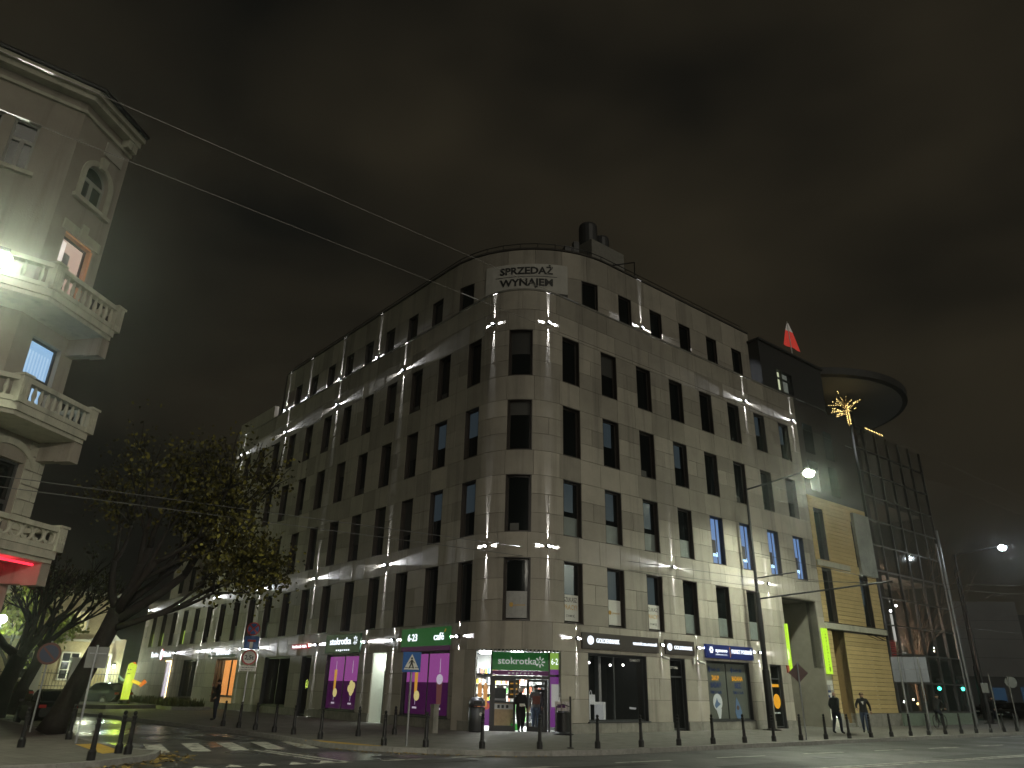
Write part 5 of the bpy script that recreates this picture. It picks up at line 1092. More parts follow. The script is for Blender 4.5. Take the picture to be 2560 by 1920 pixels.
q = MB(); q.slab(HA, 1.8, 1.88, -.3, .01, 11.95, 15.1); q.slab(HA, .62, 1.8, -.3, .01, 15.1, 15.17); q.build('reveal', mat('orange_reveal', (.5, .26, .15), .7, emit=(.5, .2, .1), es=.22), o)
q = MB(); q.slab(HA, .42, 2.1, .002, .06, 15.2, 15.55); q.slab(HA, uc-.14, uc+.14, .06, .13, 15.15, 15.75); q.build('window_surround', TRIM, hs)
o = hwin(HA, .62, 1.8, 8.35, 11.35, HDF, SKYB, .6)
for k in range(8): q = MB(); u = .72+k*.12; q.slab(HA, u, u+.05, -.21, -.205, 8.5, 11.0); q.build('curtain_fold', glow('curtain_fold_glow', (.45, .64, .85), .9), o)
hwin(HA, .35, 1.62, 4.9, 7.55, HDF, GLASS, .55)
q = MB()
for i in range(14):
    a0, a1 = math.pi*(.12+.76*i/14), math.pi*(.12+.76*(i+1)/14); poly(q, HA, [(.98-.95*math.cos(a0), 7.2+.75*math.sin(a0)), (.98-1.12*math.cos(a0), 7.2+.95*math.sin(a0)), (.98-1.12*math.cos(a1), 7.2+.95*math.sin(a1)), (.98-.95*math.cos(a1), 7.2+.75*math.sin(a1))][::-1], .002, .07)
q.build('window_surround', TRIM, hs)
# rusticated blocks beside the lower window
for k in range(8):
    z = 4.75+.44*k
    for (a, b) in (((1.66, 2.0), (2.0, 2.3)) if k % 2 else ((1.66, 2.15), (2.15, 2.3))):
        q = MB(); q.slab(HA, a+.012, b-.012+(.05 if b == 2.3 else 0), -.02, .05, z+.015, z+.425); q.build('quoin_block', TRIM, hs)
# balconies
bal_proto = {}
def balcony(zb, zr, kind):
    d = 1.3; E0 = hC+cn_*d-cd*.1; 
    # outer bend: intersection of both offset lines
    M_ = np.array([cn_, nR]); E1 = np.linalg.solve(M_, [float(hB@cn_)+d, float(hB@nR)+d]); E2 = hB-dR*6+nR*d
    bo = MB(); bo.prism([E0, hC-cd*.1-cn_*.1, hB-cn_*.1, hB-dR*6-nR*.1, E2, E1], zb, zb+.12)
    g2 = .08; bo.prism([E0+cn_*g2, hC-cd*.1, hB, hB-dR*6, E2+nR*g2, E1+(cn_+nR)*g2*.6], zb+.12, zb+.34); ob = bo.build('balcony_slab', TRIM, hs)
    for (u0, w_) in ((1.95, .3),):
        b_ = MB(); b_.slab(HA, u0, u0+w_, .0, d-.1, zb-.58, zb-.002); b_.slab(HA, u0-.02, u0+w_+.02, d*.55, d-.06, zb-.62, zb-.004); b_.build('balcony_console', PLAST, ob)
    def seg(p, q_, n, ends=.12):
        p = np.array(p); q_ = np.array(q_); L = np.linalg.norm(q_-p); t_ = (q_-p)/L; ang = math.atan2(t_[1], t_[0]); mid = (p+q_)/2
        r = MB(); r.box((*mid, zb+.42), (L, .2, .14), ang); r.box((*mid, zr-.07), (L+.05, .26, .14), ang); r.build('balcony_rail', TRIM, ob)
        for k in range(n):
            c = p+t_*(ends+(L-2*ends)*(k+.5)/n)
            if kind == 'baluster':
                if 'b' not in bal_proto:
                    h = zr-.14-(zb+.49); m_ = MB(); m_.lathe([(.05, 0), (.05, .04), (.035, .07), (.055, .16), (.065, .24), (.045, .38), (.032, .5), (.05, .53), (.05, h)], (0, 0, 0), 10); o = m_.build('baluster', TRIM, ob, smooth=True); bal_proto['b'] = o.data; me_h = h
                    # mesh stored in local coordinates
                    import mathutils
                    for v in o.data.vertices: v.co += OFF[ob]
                    o.location = Vector((c[0], c[1], zb+.49))-OFF[ob]
                else:
                    o = bpy.data.objects.new('baluster', bal_proto['b']); COL.objects.link(o); o.parent = ob; o.location = Vector((c[0], c[1], zb+.49))-OFF[ob]
            else:
                F_ = Flat(c, ang if False else math.atan2(t_[1], t_[0])); m_ = MB()
                rr_ = .2; zc_ = (zb+.49+zr-.14)/2+.02
                m_.tube([F_.pt(rr_*math.cos(2*math.pi*i/14), .0, zc_+.0+rr_*math.sin(2*math.pi*i/14)) for i in range(15)], .05, 6, cap=False); m_.build('ornament_ring', TRIM, ob)
                m_ = MB(); m_.tube([F_.pt(.24+.2*math.cos(math.pi+math.pi*i/8), .02, zc_-.1+.16*math.sin(math.pi+math.pi*i/8)) for i in range(9)], .045, 6); m_.build('ornament_swag', TRIM, ob)
    seg(E0, E1, 10 if kind == 'baluster' else 6); seg(E1, E2, 14 if kind == 'baluster' else 11); seg(hC-cd*.1, E0, 4 if kind == 'baluster' else 2, .02)
    for p in (E0, E1):
        r = MB(); a_ = math.atan2(cd[1], cd[0]); r.box((*p, (zb+.34+zr)/2), (.3, .3, zr-zb-.34), a_); r.box((*p, zr+.03), (.38, .38, .07), a_)
        for k in (-.08, 0, .08): r.box((p[0]+cn_[0]*.155+cd[0]*k, p[1]+cn_[1]*.155+cd[1]*k, (zb+.5+zr-.15)/2), (.04, .02, zr-zb-.75), a_)
        r.build('balcony_pier', TRIM, ob)
balcony(11.84, 13.0, 'baluster'); balcony(8.3, 9.4, 'baluster'); balcony(4.68, 5.7, 'ring')
# red neon under the lowest balcony
E0 = hC+cn_*1.15-cd*.2; E1 = hB+cn_*1.15; RED = glow('red_neon', (1, .03, .06), 2.2)
q = MB(); q.tube([(*(hC+cn_*.95-cd*.2), 4.62), (*(hB+cn_*.95), 4.62)], .035, 6); o = tag(q.build('neon_tube', RED, loc=(*E1, 4.6)), 'red neon tube glowing under the lowest balcony', 'neon light')
area('neon_light', (*(hB+cd*.9+cn_*.9), 4.45), .15, 16, (1, .03, .06), parent=o)

# ================================================================== pale palace at the end of the side street
PF = Flat(LP(73, -4.5, 0)[:2], math.atan2(dR[1], dR[0]))
pal = thing('pale_palace', 'pale yellow palace with gable and barred fence behind the trees', 'building', PF.pt(0, 0, 0))
PW_ = mat('palace_render', (.42, .36, .22), .85, var=.2, vscale=.8)
def pu(az, F=PF): # position along the palace front seen in direction az
    t = math.tan(R_(az)); p = F.p; d = F.t; return float((p[0]-t*p[1])/(t*d[1]-d[0]))
pA, pE = pu(-26.25), pu(-36.5)
q = MB(); q.slab(PF, pE, pu(-27.0), -8, 0, 0, 8.5); q.build('wall', PW_, pal)
q = MB(); q.slab(PF, pu(-27.0), pA, -8, -.3, 0, 4.9); q.build('side_wall', PW_, pal)
q = MB(); poly(q, PF, [(pu(-28.4), 4.75), (pu(-26.6), 4.75), (pu(-27.4), 5.7)], .01, .15); q.build('gable', TRIM, pal)
q = MB(); q.slab(PF, pE, pu(-27.0), 0, .25, 4.55, 4.75); q.build('string_course', TRIM, pal); q = MB(); q.slab(PF, pE, pu(-27.0), 0, .3, 8.3, 8.6); q.build('string_course', TRIM, pal)
WPF = mat('palace_window_frame', (.6, .58, .5), .6); LITP = glow('palace_lit_room', (.75, .68, .32), .8)
def pwin(a, b, z0_, z1_, gm, n=3):
    f = MB(); t = .1
    f.slab(PF, a-.12, a, 0, .08, z0_-.1, z1_+.1); f.slab(PF, b, b+.12, 0, .08, z0_-.1, z1_+.1); f.slab(PF, a, b, 0, .08, z1_, z1_+.12); f.slab(PF, a-.15, b+.15, 0, .12, z0_-.18, z0_-.05)
    f.slab(PF, (a+b)/2-.05, (a+b)/2+.05, 0, .07, z0_, z1_)
    for k in range(1, n): z = z0_+(z1_-z0_)*k/n; f.slab(PF, a, b, 0, .06, z-.04, z+.04)
    o = f.build('window', WPF, pal); q = MB(); q.slab(PF, a, b, .004, .02, z0_-.05, z1_); q.build('pane', gm, o)
pwin(pu(-29.75), pu(-28.85), 1.7, 3.6, GLASS); pwin(pu(-29.7), pu(-28.85), 5.5, 6.9, LITP, 2); pwin(pu(-27.5), pu(-27.2), 5.5, 6.6, LITP, 2); pwin(pu(-32.3), pu(-31.4), 1.7, 3.6, GLASS); pwin(pu(-33.4), pu(-32.6), 5.2, 6.9, LITP, 2)
q = MB(); a, b = pu(-28.0), pu(-27.1); q.slab(PF, a, b, .0, .1, 0, 3.5); q.build('door', glow('palace_lit_door', (.5, .40, .05), .42), pal); q = MB(); q.slab(PF, b, b+.2, 0, .14, 0, 3.6); q.slab(PF, a-.2, b+.2, 0, .13, 3.5, 3.7); q.build('door_frame', WPF, pal)
a = pu(-26.75); t = thing('lantern', 'small wall lantern with pale green glow on the palace wall', 'wall lamp', PF.pt(a, .2, 2.7)); q = MB(); q.ball(PF.pt(a, .3, 2.7), .13, n=8); q.build('globe', glow('lantern_glow', (.8, 1, .85), 18), t); q = MB(); q.slab(PF, a-.04, a+.04, 0, .3, 2.88, 2.95); q.lathe([(.2, 2.86), (.02, 3.0)], PF.pt(a, .3, 0), 8); q.build('bracket', BLK, t)
area('lantern_light', PF.pt(a, .55, 2.6), .1, 130, (.75, 1, .8), parent=t)
a = pu(-27.95); t = thing('lantern', 'second wall lantern left of the lit palace door, just under the grey sign back', 'wall lamp', PF.pt(a, .2, 2.6)); q = MB(); q.ball(PF.pt(a, .3, 2.6), .13, n=8); q.build('globe', MT['lantern_glow'], t); q = MB(); q.slab(PF, a-.04, a+.04, 0, .3, 2.78, 2.85); q.lathe([(.2, 2.76), (.02, 2.9)], PF.pt(a, .3, 0), 8); q.build('bracket', BLK, t)
area('lantern_light', PF.pt(a, 1.6, 2.6), .1, 380, (.95, 1, .7), parent=t)
# fence
FF = Flat(LP(68.5, -3, 0)[:2], math.atan2(dR[1], dR[0]))
fe = thing('iron_fence', 'black iron bar fence on a low wall in front of the palace', 'fence', FF.pt(0, 0, 0))
q = MB(); fA, fE = pu(-26.3, FF), pu(-37, FF); q.slab(FF, fE, fA, -.2, .2, 0, .9); q.build('low_wall', mat('fence_wall', (.3, .29, .26), .8, var=.3), fe)
bm_ = None
for k in range(int((fA-fE)/.22)):
    u = fE+.1+k*.22
    if bm_ is None:
        q = MB(); q.lathe([(.016, 0), (.016, 1.35), (.001, 1.45)], (0, 0, 0), 5); bo = q.build('fence_bar', BLK); bm_ = bo.data; bpy.data.objects.remove(bo)
    o = bpy.data.objects.new('fence_bar', bm_); COL.objects.link(o); o.parent = fe; o.location = Vector(FF.pt(u, 0, .9))-OFF[fe]
q = MB(); q.slab(FF, fE, fA, -.02, .02, 2.0, 2.05); q.slab(FF, fE, fA, -.02, .02, 1.1, 1.15); q.build('fence_rail', BLK, fe)
for u in (pu(-34.5, FF), pu(-31.0, FF), pu(-28.9, FF)): q = MB(); q.slab(FF, u-.35, u+.35, -.3, .3, 0, 3.0); q.slab(FF, u-.45, u+.45, -.4, .4, 3.0, 3.2); q.build('gate_pier', mat('pier_render', (.45, .43, .38), .8), fe)
lx = (-33.0, 49.8, 0); t = thing('park_lamp', 'white park lamp between the bare trees at the far left', 'street lamp', lx); q = MB(); q.tube([lx, (lx[0], lx[1], 4.9)], .06, 8); q.build('pole', BLK, t); q = MB(); q.ball((lx[0], lx[1], 5.15), .28, n=12); q.build('globe', glow('park_lamp_glow', (.9, 1, .95), 14), t)
area('park_lamp_light', (lx[0], lx[1]-.5, 5.0), .2, 1100, (.85, 1, .6), parent=t)
# grey slab building and dark low block behind on the right
gx = thing('grey_slab_building', 'large blank grey building wall beyond the glass block', 'building', (70, 110, 0))
GF = Flat((64.0, 107.9), R_(-9)); GRW = mat('grey_panel_wall', (.20, .205, .21), .7, var=.15, vscale=.2)
q = MB(); q.slab(GF, 0, 8.6, -12, 0, 4.6, 14.6); q.build('wall', GRW, gx)
for z in (7.0, 9.5, 12.0): q = MB(); q.slab(GF, 0, 8.6, 0, .04, z, z+.06); q.build('joint_strip', DGREY, gx)
q = MB(); q.slab(GF, -1, 30, -12, -.5, 0, 4.6); q.build('dark_ground_floor', mat('dark_glazed_base', (.02, .022, .026), .3), gx)
q = MB(); q.slab(GF, 8.9, 30, -12, -2, 4.6, 13.0); q.build('dark_wing', DK, gx)
for a, b, z0_, z1_ in ((1.5, 2.4, 1.3, 3.3), (3.4, 5.0, 1.4, 3.2), (7.0, 8.4, 1.4, 3.3)): q = MB(); q.slab(GF, a, b, -.5, -.45, z0_, z1_); q.build('lit_shop_window', glow('dim_blue_shop', (.03, .12, .25), .2), gx)
for a, z in ((9.0, 1.8), (10.2, 1.6)): q = MB(); q.slab(GF, a, a+.4, -.4, -.3, z-.5, z+.5); q.build('lit_poster', glow('dim_green_poster', (.35, .4, .1), .5), gx)

# ================================================================== trees
BARK = mat('bark', (.018, .015, .012), .9, var=.4, vscale=9, bump=.8, bscale=14)
LEAF = mat('yellow_green_leaf', (.115, .105, .015), .6, tint=.88, spec=.3); LEAFD = mat('dull_green_leaf', (.05, .06, .015), .6, tint=.5)
def tree(label, base, trunk, limbs, seed, leaves=0, lsize=.16, leafbox=None, lm=LEAF, depth=4, spread=.55, name='street_tree', twig=1.0, bk=None):
    rr = random.Random(seed); t = thing(name, label, 'tree', base); b = Vector(base)
    tr = MB(); tips = []
    P = [b+Vector(p) for p, r in trunk]; tr.tube(P, [r for p, r in trunk], 10)
    def grow(p, d, L, r, k):
        n = 3; pts = [p]; dd = d.copy()
        for i in range(n):
            dd = (dd+Vector((rr.uniform(-1, 1), rr.uniform(-1, 1), rr.uniform(-.6, .8)))*.16).normalized(); pts.append(pts[-1]+dd*(L/n))
        tr.tube(pts, [r, r*.85, r*.72, r*.6], 6 if k > 1 else 4)
        if k <= 2: tips.extend(pts[1:])
        if k == 0: return
        for j in range(rr.choice([2, 3, 3])):
            a = Vector((rr.uniform(-1, 1), rr.uniform(-1, 1), rr.uniform(-.5, .9))); nd = (dd+a*spread).normalized()
            grow(pts[rr.choice([2, 3, 3])], nd, L*rr.uniform(.6, .85)*twig, r*.58, k-1)
    for p, d, L, r in limbs: grow(b+Vector(p), Vector(d).normalized(), L, r, depth)
    tr.build('trunk', bk or BARK, t, smooth=True)
    if leaves:
        lf = MB()
        cl = [rr.choice(tips)+Vector((rr.gauss(0, .25), rr.gauss(0, .25), rr.gauss(0, .25))) for _ in range(max(1, leaves//16))]
        for i in range(leaves):
            c = rr.choice(cl)+Vector((rr.gauss(0, .22), rr.gauss(0, .22), rr.gauss(0, .2)))
            if leafbox and not leafbox(c-b, rr): continue
            n_ = Vector((rr.gauss(0, 1), rr.gauss(0, 1), rr.gauss(0, .7))).normalized(); x = n_.orthogonal().normalized(); y = n_.cross(x); a = rr.uniform(0, 6.28); x, y = x*math.cos(a)+y*math.sin(a), y*math.cos(a)-x*math.sin(a)
            s_ = lsize*rr.uniform(.6, 1.25)
            lf.add([c-y*s_*.6, c-x*s_*.42+n_*s_*.08, c-x*s_*.28+y*s_*.35, c+y*s_*.62, c+x*s_*.28+y*s_*.35, c+x*s_*.42+n_*s_*.08], [(0, 5, 4, 3, 2, 1)], 0, rr.random()**2.2)
        lf.build('crown', lm, t)
    return t
# large leaning tree in front
tree('large leaning tree with sparse yellow-green leaves between the house and the stone block', (-13.6, 24.1, PAV),
     [((0, 0, 0), .42), ((.15, .05, .5), .33), ((.55, .1, 1.7), .29), ((.95, .15, 2.9), .27), ((1.1, .2, 3.6), .25)],
     [((1.0, .18, 3.2), (.95, .1, .55), 2.5, .19), ((1.1, .2, 3.6), (.15, .1, 1), 2.1, .2), ((1.1, .2, 3.5), (-.55, .25, .75), 2.0, .15), ((1.05, .2, 3.4), (.6, -.4, .7), 2.3, .15), ((1.1, .2, 3.6), (.7, .5, .8), 2.2, .14), ((1.0, .2, 3.0), (.95, -.25, .35), 2.2, .12)],
     11, leaves=21000, lsize=.115, leafbox=lambda v, rr: (rr.random() < (1.0 if v.z < 5.4 and v.x > 1.5 else .55 if v.z < 7.2 else .3)) and v.x > -2.6 and v.z > 2.6)
tree('bare pollarded tree with thick knobbly limbs at the far left', (-21.3, 34.0, PAV), [((-.5, 0, 0), .5), ((-.3, 0, 1.2), .36), ((0, 0, 2.4), .33)],
     [((0, 0, 2.3), (-.7, 0, .6), 1.2, .22), ((0, 0, 2.4), (.55, .1, .8), 1.5, .24), ((0, 0, 2.4), (-.1, .2, 1), 1.6, .16), ((.1, 0, 2.4), (.15, -.2, 1), 1.8, .15)], 4, depth=4, spread=.6, leaves=500, lm=LEAFD)
tree('second bare pollarded tree with crooked trunk behind the no parking sign', (-22.3, 37.0, PAV), [((-.6, 0, 0), .34), ((-.35, 0, 1.2), .26), ((0, 0, 2.2), .24), ((.05, 0, 2.9), .25)],
     [((.05, 0, 2.9), (-.5, 0, .8), 1.4, .17), ((.05, 0, 2.9), (.75, 0, .6), 1.7, .17), ((.05, 0, 2.9), (.1, .2, 1), 1.7, .15), ((.05, 0, 2.8), (.3, -.3, .9), 1.5, .13)], 8, depth=4, spread=.6, leaves=700, lm=LEAFD)
tree('leafy tree glowing yellow-green in the park lamp light at the far left', (-33.5, 52.5, 0), [((0, 0, 0), .25), ((0, 0, 2.2), .2)], [((0, 0, 2.2), (.3, 0, 1), 2.2, .14), ((0, 0, 2.2), (-.5, .2, 1), 2.2, .14), ((0, 0, 2), (.1, -.5, .8), 2, .12), ((0, 0, 2), (.8, -.1, .7), 2, .12)], 21, depth=3, leaves=4200, lsize=.26, lm=mat('lit_leaf', (.22, .26, .04), .6, tint=.4))
for i, (s_, d_) in enumerate(((50.0, -2.2), (53.4, -1.6), (55.8, -2.6))):  # bare trees added behind the glass, standing in for branches reflected in it
    p = U(pl(s_), d_, .15)
    tree('bare tree added behind the glass in place of reflected branches, %s from the yellow block' % ORD[i], p, [((0, 0, 0), .1), ((.05, 0, 2), .08)], [((0, 0, .8), (.4, .1, 1), 2.6, .05), ((.05, 0, 1.5), (-.4, 0, 1), 2.8, .05), ((.05, 0, 2), (.1, .1, 1), 3.4, .06), ((.05, 0, 1.2), (.2, -.2, 1), 2.6, .05)], 30+i, depth=4, spread=.45, name='reflection_tree', twig=1.05, bk=REFLECTION_BARK)
# shrubs in the planting bed along the left facade
pb = thing('planting_bed', 'low planted bed with kerb in front of the far left shops', 'planter', LP(52, -16.3, PAV))
q = MB(); q.prism([LP(46.5, -15.2, 0)[:2], LP(57, -15.2, 0)[:2], LP(57, -17.4, 0)[:2], LP(46.5, -17.4, 0)[:2]][::-1], PAV, PAV+.18); q.build('bed_edge', KERB, pb)
q = MB(); rr = random.Random(3)
for i in range(1500):
    s_ = rr.uniform(46.8, 56.8); o_ = rr.uniform(-17.2, -15.4); h = rr.uniform(.1, .55); c = Vector(LP(s_, o_, PAV+.15+h*.5)); a = rr.uniform(0, 6.28); w_ = rr.uniform(.04, .1)
    q.add([c+Vector((w_*math.cos(a), w_*math.sin(a), -h*.5)), c+Vector((-w_*math.cos(a), -w_*math.sin(a), -h*.5)), c+Vector((rr.uniform(-.15, .15), rr.uniform(-.15, .15), h*.5))], [(0, 1, 2)], 0, rr.random())
tag(q.build('ground_plants', LEAFD, pb), kind='stuff')
# fallen leaves near the kerbs
q = MB(); rr = random.Random(9); ln = [np.array(p[:2]) for p in kB[1:8]]
for i in range(420):
    k = rr.randrange(len(ln)-1); p = ln[k]+(ln[k+1]-ln[k])*rr.random(); t_ = (ln[k+1]-ln[k]); t_ = t_/np.linalg.norm(t_); n_ = V2(t_[1], -t_[0]); p = p+n_*abs(rr.gauss(.15, .4))
    c = Vector((p[0], p[1], .014+rr.random()*.02)); a = rr.uniform(0, 6.28); s_ = rr.uniform(.03, .07); x = Vector((math.cos(a), math.sin(a), rr.uniform(-.3, .3)))*s_; y = Vector((-math.sin(a), math.cos(a), rr.uniform(-.3, .3)))*s_*.7
    q.add([c-x, c-y, c+x, c+y], [(0, 1, 2, 3)], 0, rr.random())
ln2 = [np.array(p[:2]) for p in kA[8:16]]
for i in range(160):
    k = rr.randrange(len(ln2)-1); p = ln2[k]+(ln2[k+1]-ln2[k])*rr.random(); p = p+V2(rr.gauss(-.1, .2), -abs(rr.gauss(.1, .25))); c = Vector((p[0], p[1], .014)); a = rr.uniform(0, 6.28); s_ = rr.uniform(.03, .06); x = Vector((math.cos(a), math.sin(a), .2))*s_; y = Vector((-math.sin(a), math.cos(a), 0))*s_*.7
    q.add([c-x, c-y, c+x, c+y], [(0, 1, 2, 3)], 0, rr.random())
tag(q.build('fallen_leaves', mat('fallen_leaf', (.3, .2, .05), .7, tint=.5)), 'scattered dry leaves along the kerbs', 'leaves', kind='stuff')

# ================================================================== air dancer
ad = thing('air_dancer', 'glowing yellow-green inflatable tube man waving beside the far left shop', 'inflatable', (-22.55, 46.9, .3))
DG = glow('dancer_green', (.60, .78, .06), .95); DY = glow('dancer_yellow', (.9, .62, .04), .9); DOx = glow('dancer_orange', (.85, .22, .03), .8)
B = Vector((-22.55, 46.9, .45))
q = MB(); q.tube([B+Vector((0, 0, .12)), B+Vector((.02, 0, .8)), B+Vector((.05, 0, 1.5)), B+Vector((.08, 0, 2.05)), B+Vector((.09, 0, 2.17))], [.22, .24, .25, .24, .12], 14); q.build('body', DG, ad, smooth=True)
q = MB(); q.tube([B+Vector((.2, 0, 1.18)), B+Vector((.6, 0, 1.05)), B+Vector((.82, 0, .95))], [.1, .1, .09], 10); q.build('arm', DY, ad, smooth=True); q = MB(); q.tube([B+Vector((.75, 0, .9)), B+Vector((1.02, 0, 1.16))], [.1, .13], 10); q.build('hand', DOx, ad, smooth=True)
q = MB(); q.tube([B+Vector((-.15, 0, 1.2)), B+Vector((-.42, 0, 1.22)), B+Vector((-.62, 0, 1.45))], [.09, .07, .04], 8); q.build('arm', glow('dancer_pale', (.3, .5, .35), .5), ad, smooth=True)
q = MB()
for x, z, r in ((-.02, 1.78, .035), (.12, 1.78, .035)): q.ball(tuple(B+Vector((x, -.23, z))), r, n=8)
q.box(B+Vector((.06, -.24, 1.55)), (.16, .03, .04)); q.build('face', PB, ad)
q = MB(); q.ball(tuple(B+Vector((.15, -.02, 2.1))), .12, n=10); q.build('hair_tuft', DOx, ad)
q = MB(); q.lathe([(.3, 0), (.34, .05), (.33, .22), (.25, .26), (.01, .26)], tuple(B-Vector((0, 0, .12))), 16); q.build('fan_base', BLK, ad)
for dx in (-.9, .95): q = MB(); q.tube([B+Vector((0, 0, .95)), B+Vector((dx, 0, -.1))], .012, 5); q.build('guy_rope', BLK, ad)
area('dancer_light', tuple(B+Vector((.1, -.6, 1.2))), .3, 60, (.75, 1, .15), parent=ad)
pf = thing('low_platform', 'low dark paved platform under the inflatable figure', 'platform', (-23, 47.5, PAV)); q = MB(); q.prism([(-25.8, 45.2), (-22.4, 44.6), (-20.6, 47.6), (-22.5, 51.5), (-27, 51)], PAV, .33); q.build('platform_slab', mat('dark_platform', (.10, .10, .10), .7, var=.2), pf)

# ================================================================== cars
def car(label, loc, rz, col, k=1.0, group='parked dark cars'):
    t = thing('parked_car', label, 'car', loc, rz, group, local=True); body = mat('car_paint_%s' % col[0], col[1], .18, spec=.7)
    def loft(name, secs, m_, par=t, smooth=True):
        q = MB(); n = len(secs[0]); vs = [p for s_ in secs for p in s_]; fs = []
        for i in range(len(secs)-1):
            for j in range(n): fs.append((i*n+j, i*n+(j+1) % n, (i+1)*n+(j+1) % n, (i+1)*n+j))
        fs += [tuple(range(n-1, -1, -1)), tuple((len(secs)-1)*n+j for j in range(n))]
        q.add(vs, fs); return q.build(name, m_, par, smooth=smooth)
    def sec(x, w_, zb, zt, r=.12): return [(x, -w_*.94, zb), (x, -w_, zb+r), (x, -w_, zt-r*1.3), (x, -w_*.9, zt), (x, w_*.9, zt), (x, w_, zt-r*1.3), (x, w_, zb+r), (x, w_*.94, zb)]
    bd = loft('body', [sec(-2.15, .6, .42, .66), sec(-2.05, .78, .28, .80), sec(-1.6, .86, .22, .90), sec(-.6, .88, .2, .95), sec(.8, .88, .2, .96), sec(1.6, .86, .22, .98), sec(2.0, .8, .28, .96), sec(2.12, .68, .4, .8)], body, smooth=False)
    loft('roof', [sec(-.55, .62, .95, 1.0, .02), sec(-.05, .64, .95, 1.36, .05), sec(.5, .64, .95, 1.44, .05), sec(1.2, .63, .95, 1.38, .05), sec(1.75, .62, .95, 1.02, .02)], mat('car_glass', (.008, .009, .01), .05, spec=.8), smooth=False)
    loft('roof_skin', [[(x, -.6, z), (x, -.56, z+.03), (x, .56, z+.03), (x, .6, z)] for x, z in ((-.02, 1.37), (.5, 1.45), (1.2, 1.385))], body, smooth=False)
    for x in (-1.35, 1.3):
        for y in (-.8, .8):
            q = MB(); q.tube([(x, y-.1, .32), (x, y+.1, .32)], .32, 18); w_ = q.build('wheel', BLK, t); q = MB(); q.tube([(x, y-.105, .32), (x, y+.105, .32)], .2, 12); q.build('rim', GALV, w_)
    for y in (-.6, .6):
        q = MB(); q.box((-2.08, y, .68), (.1, .3, .12)); q.build('headlight', mat('headlight_glass', (.5, .5, .5), .1, metal=.5), t); q = MB(); q.box((2.09, y, .82), (.08, .28, .13)); q.build('tail_light', mat('tail_light_red', (.25, .01, .01), .2), t)
        q = MB(); q.box((-.45, y*1.62, 1.0), (.12, .16, .12)); q.build('wing_mirror', body, t)
    q = MB(); q.box((-2.17, 0, .5), (.02, .5, .11)); q.build('number_plate', WSIGN, t)
    t.scale = (k, k, k); return t
DKC = ('black', (.006, .006, .007)); 
car('black parked car behind the leaning tree trunk on the left', (-17.6, 30.6, 0), R_(131)+math.pi, DKC, .86)
car('dark parked car between the trees and the inflatable figure', (-27.3, 53.2, 0), R_(160)+math.pi, DKC, 1.0)
car('dark parked car near the fence left of the tree trunks', (-31.5, 49.5, 0), R_(150)+math.pi, DKC, 1.0)
car('dark parked car at the far right edge of the main street', (44.5, 69.0, 0), R_(30), DKC, 1.0); car('dark van-like car behind the mast on the right', (50.0, 80.5, 0), R_(20), DKC, 1.1)

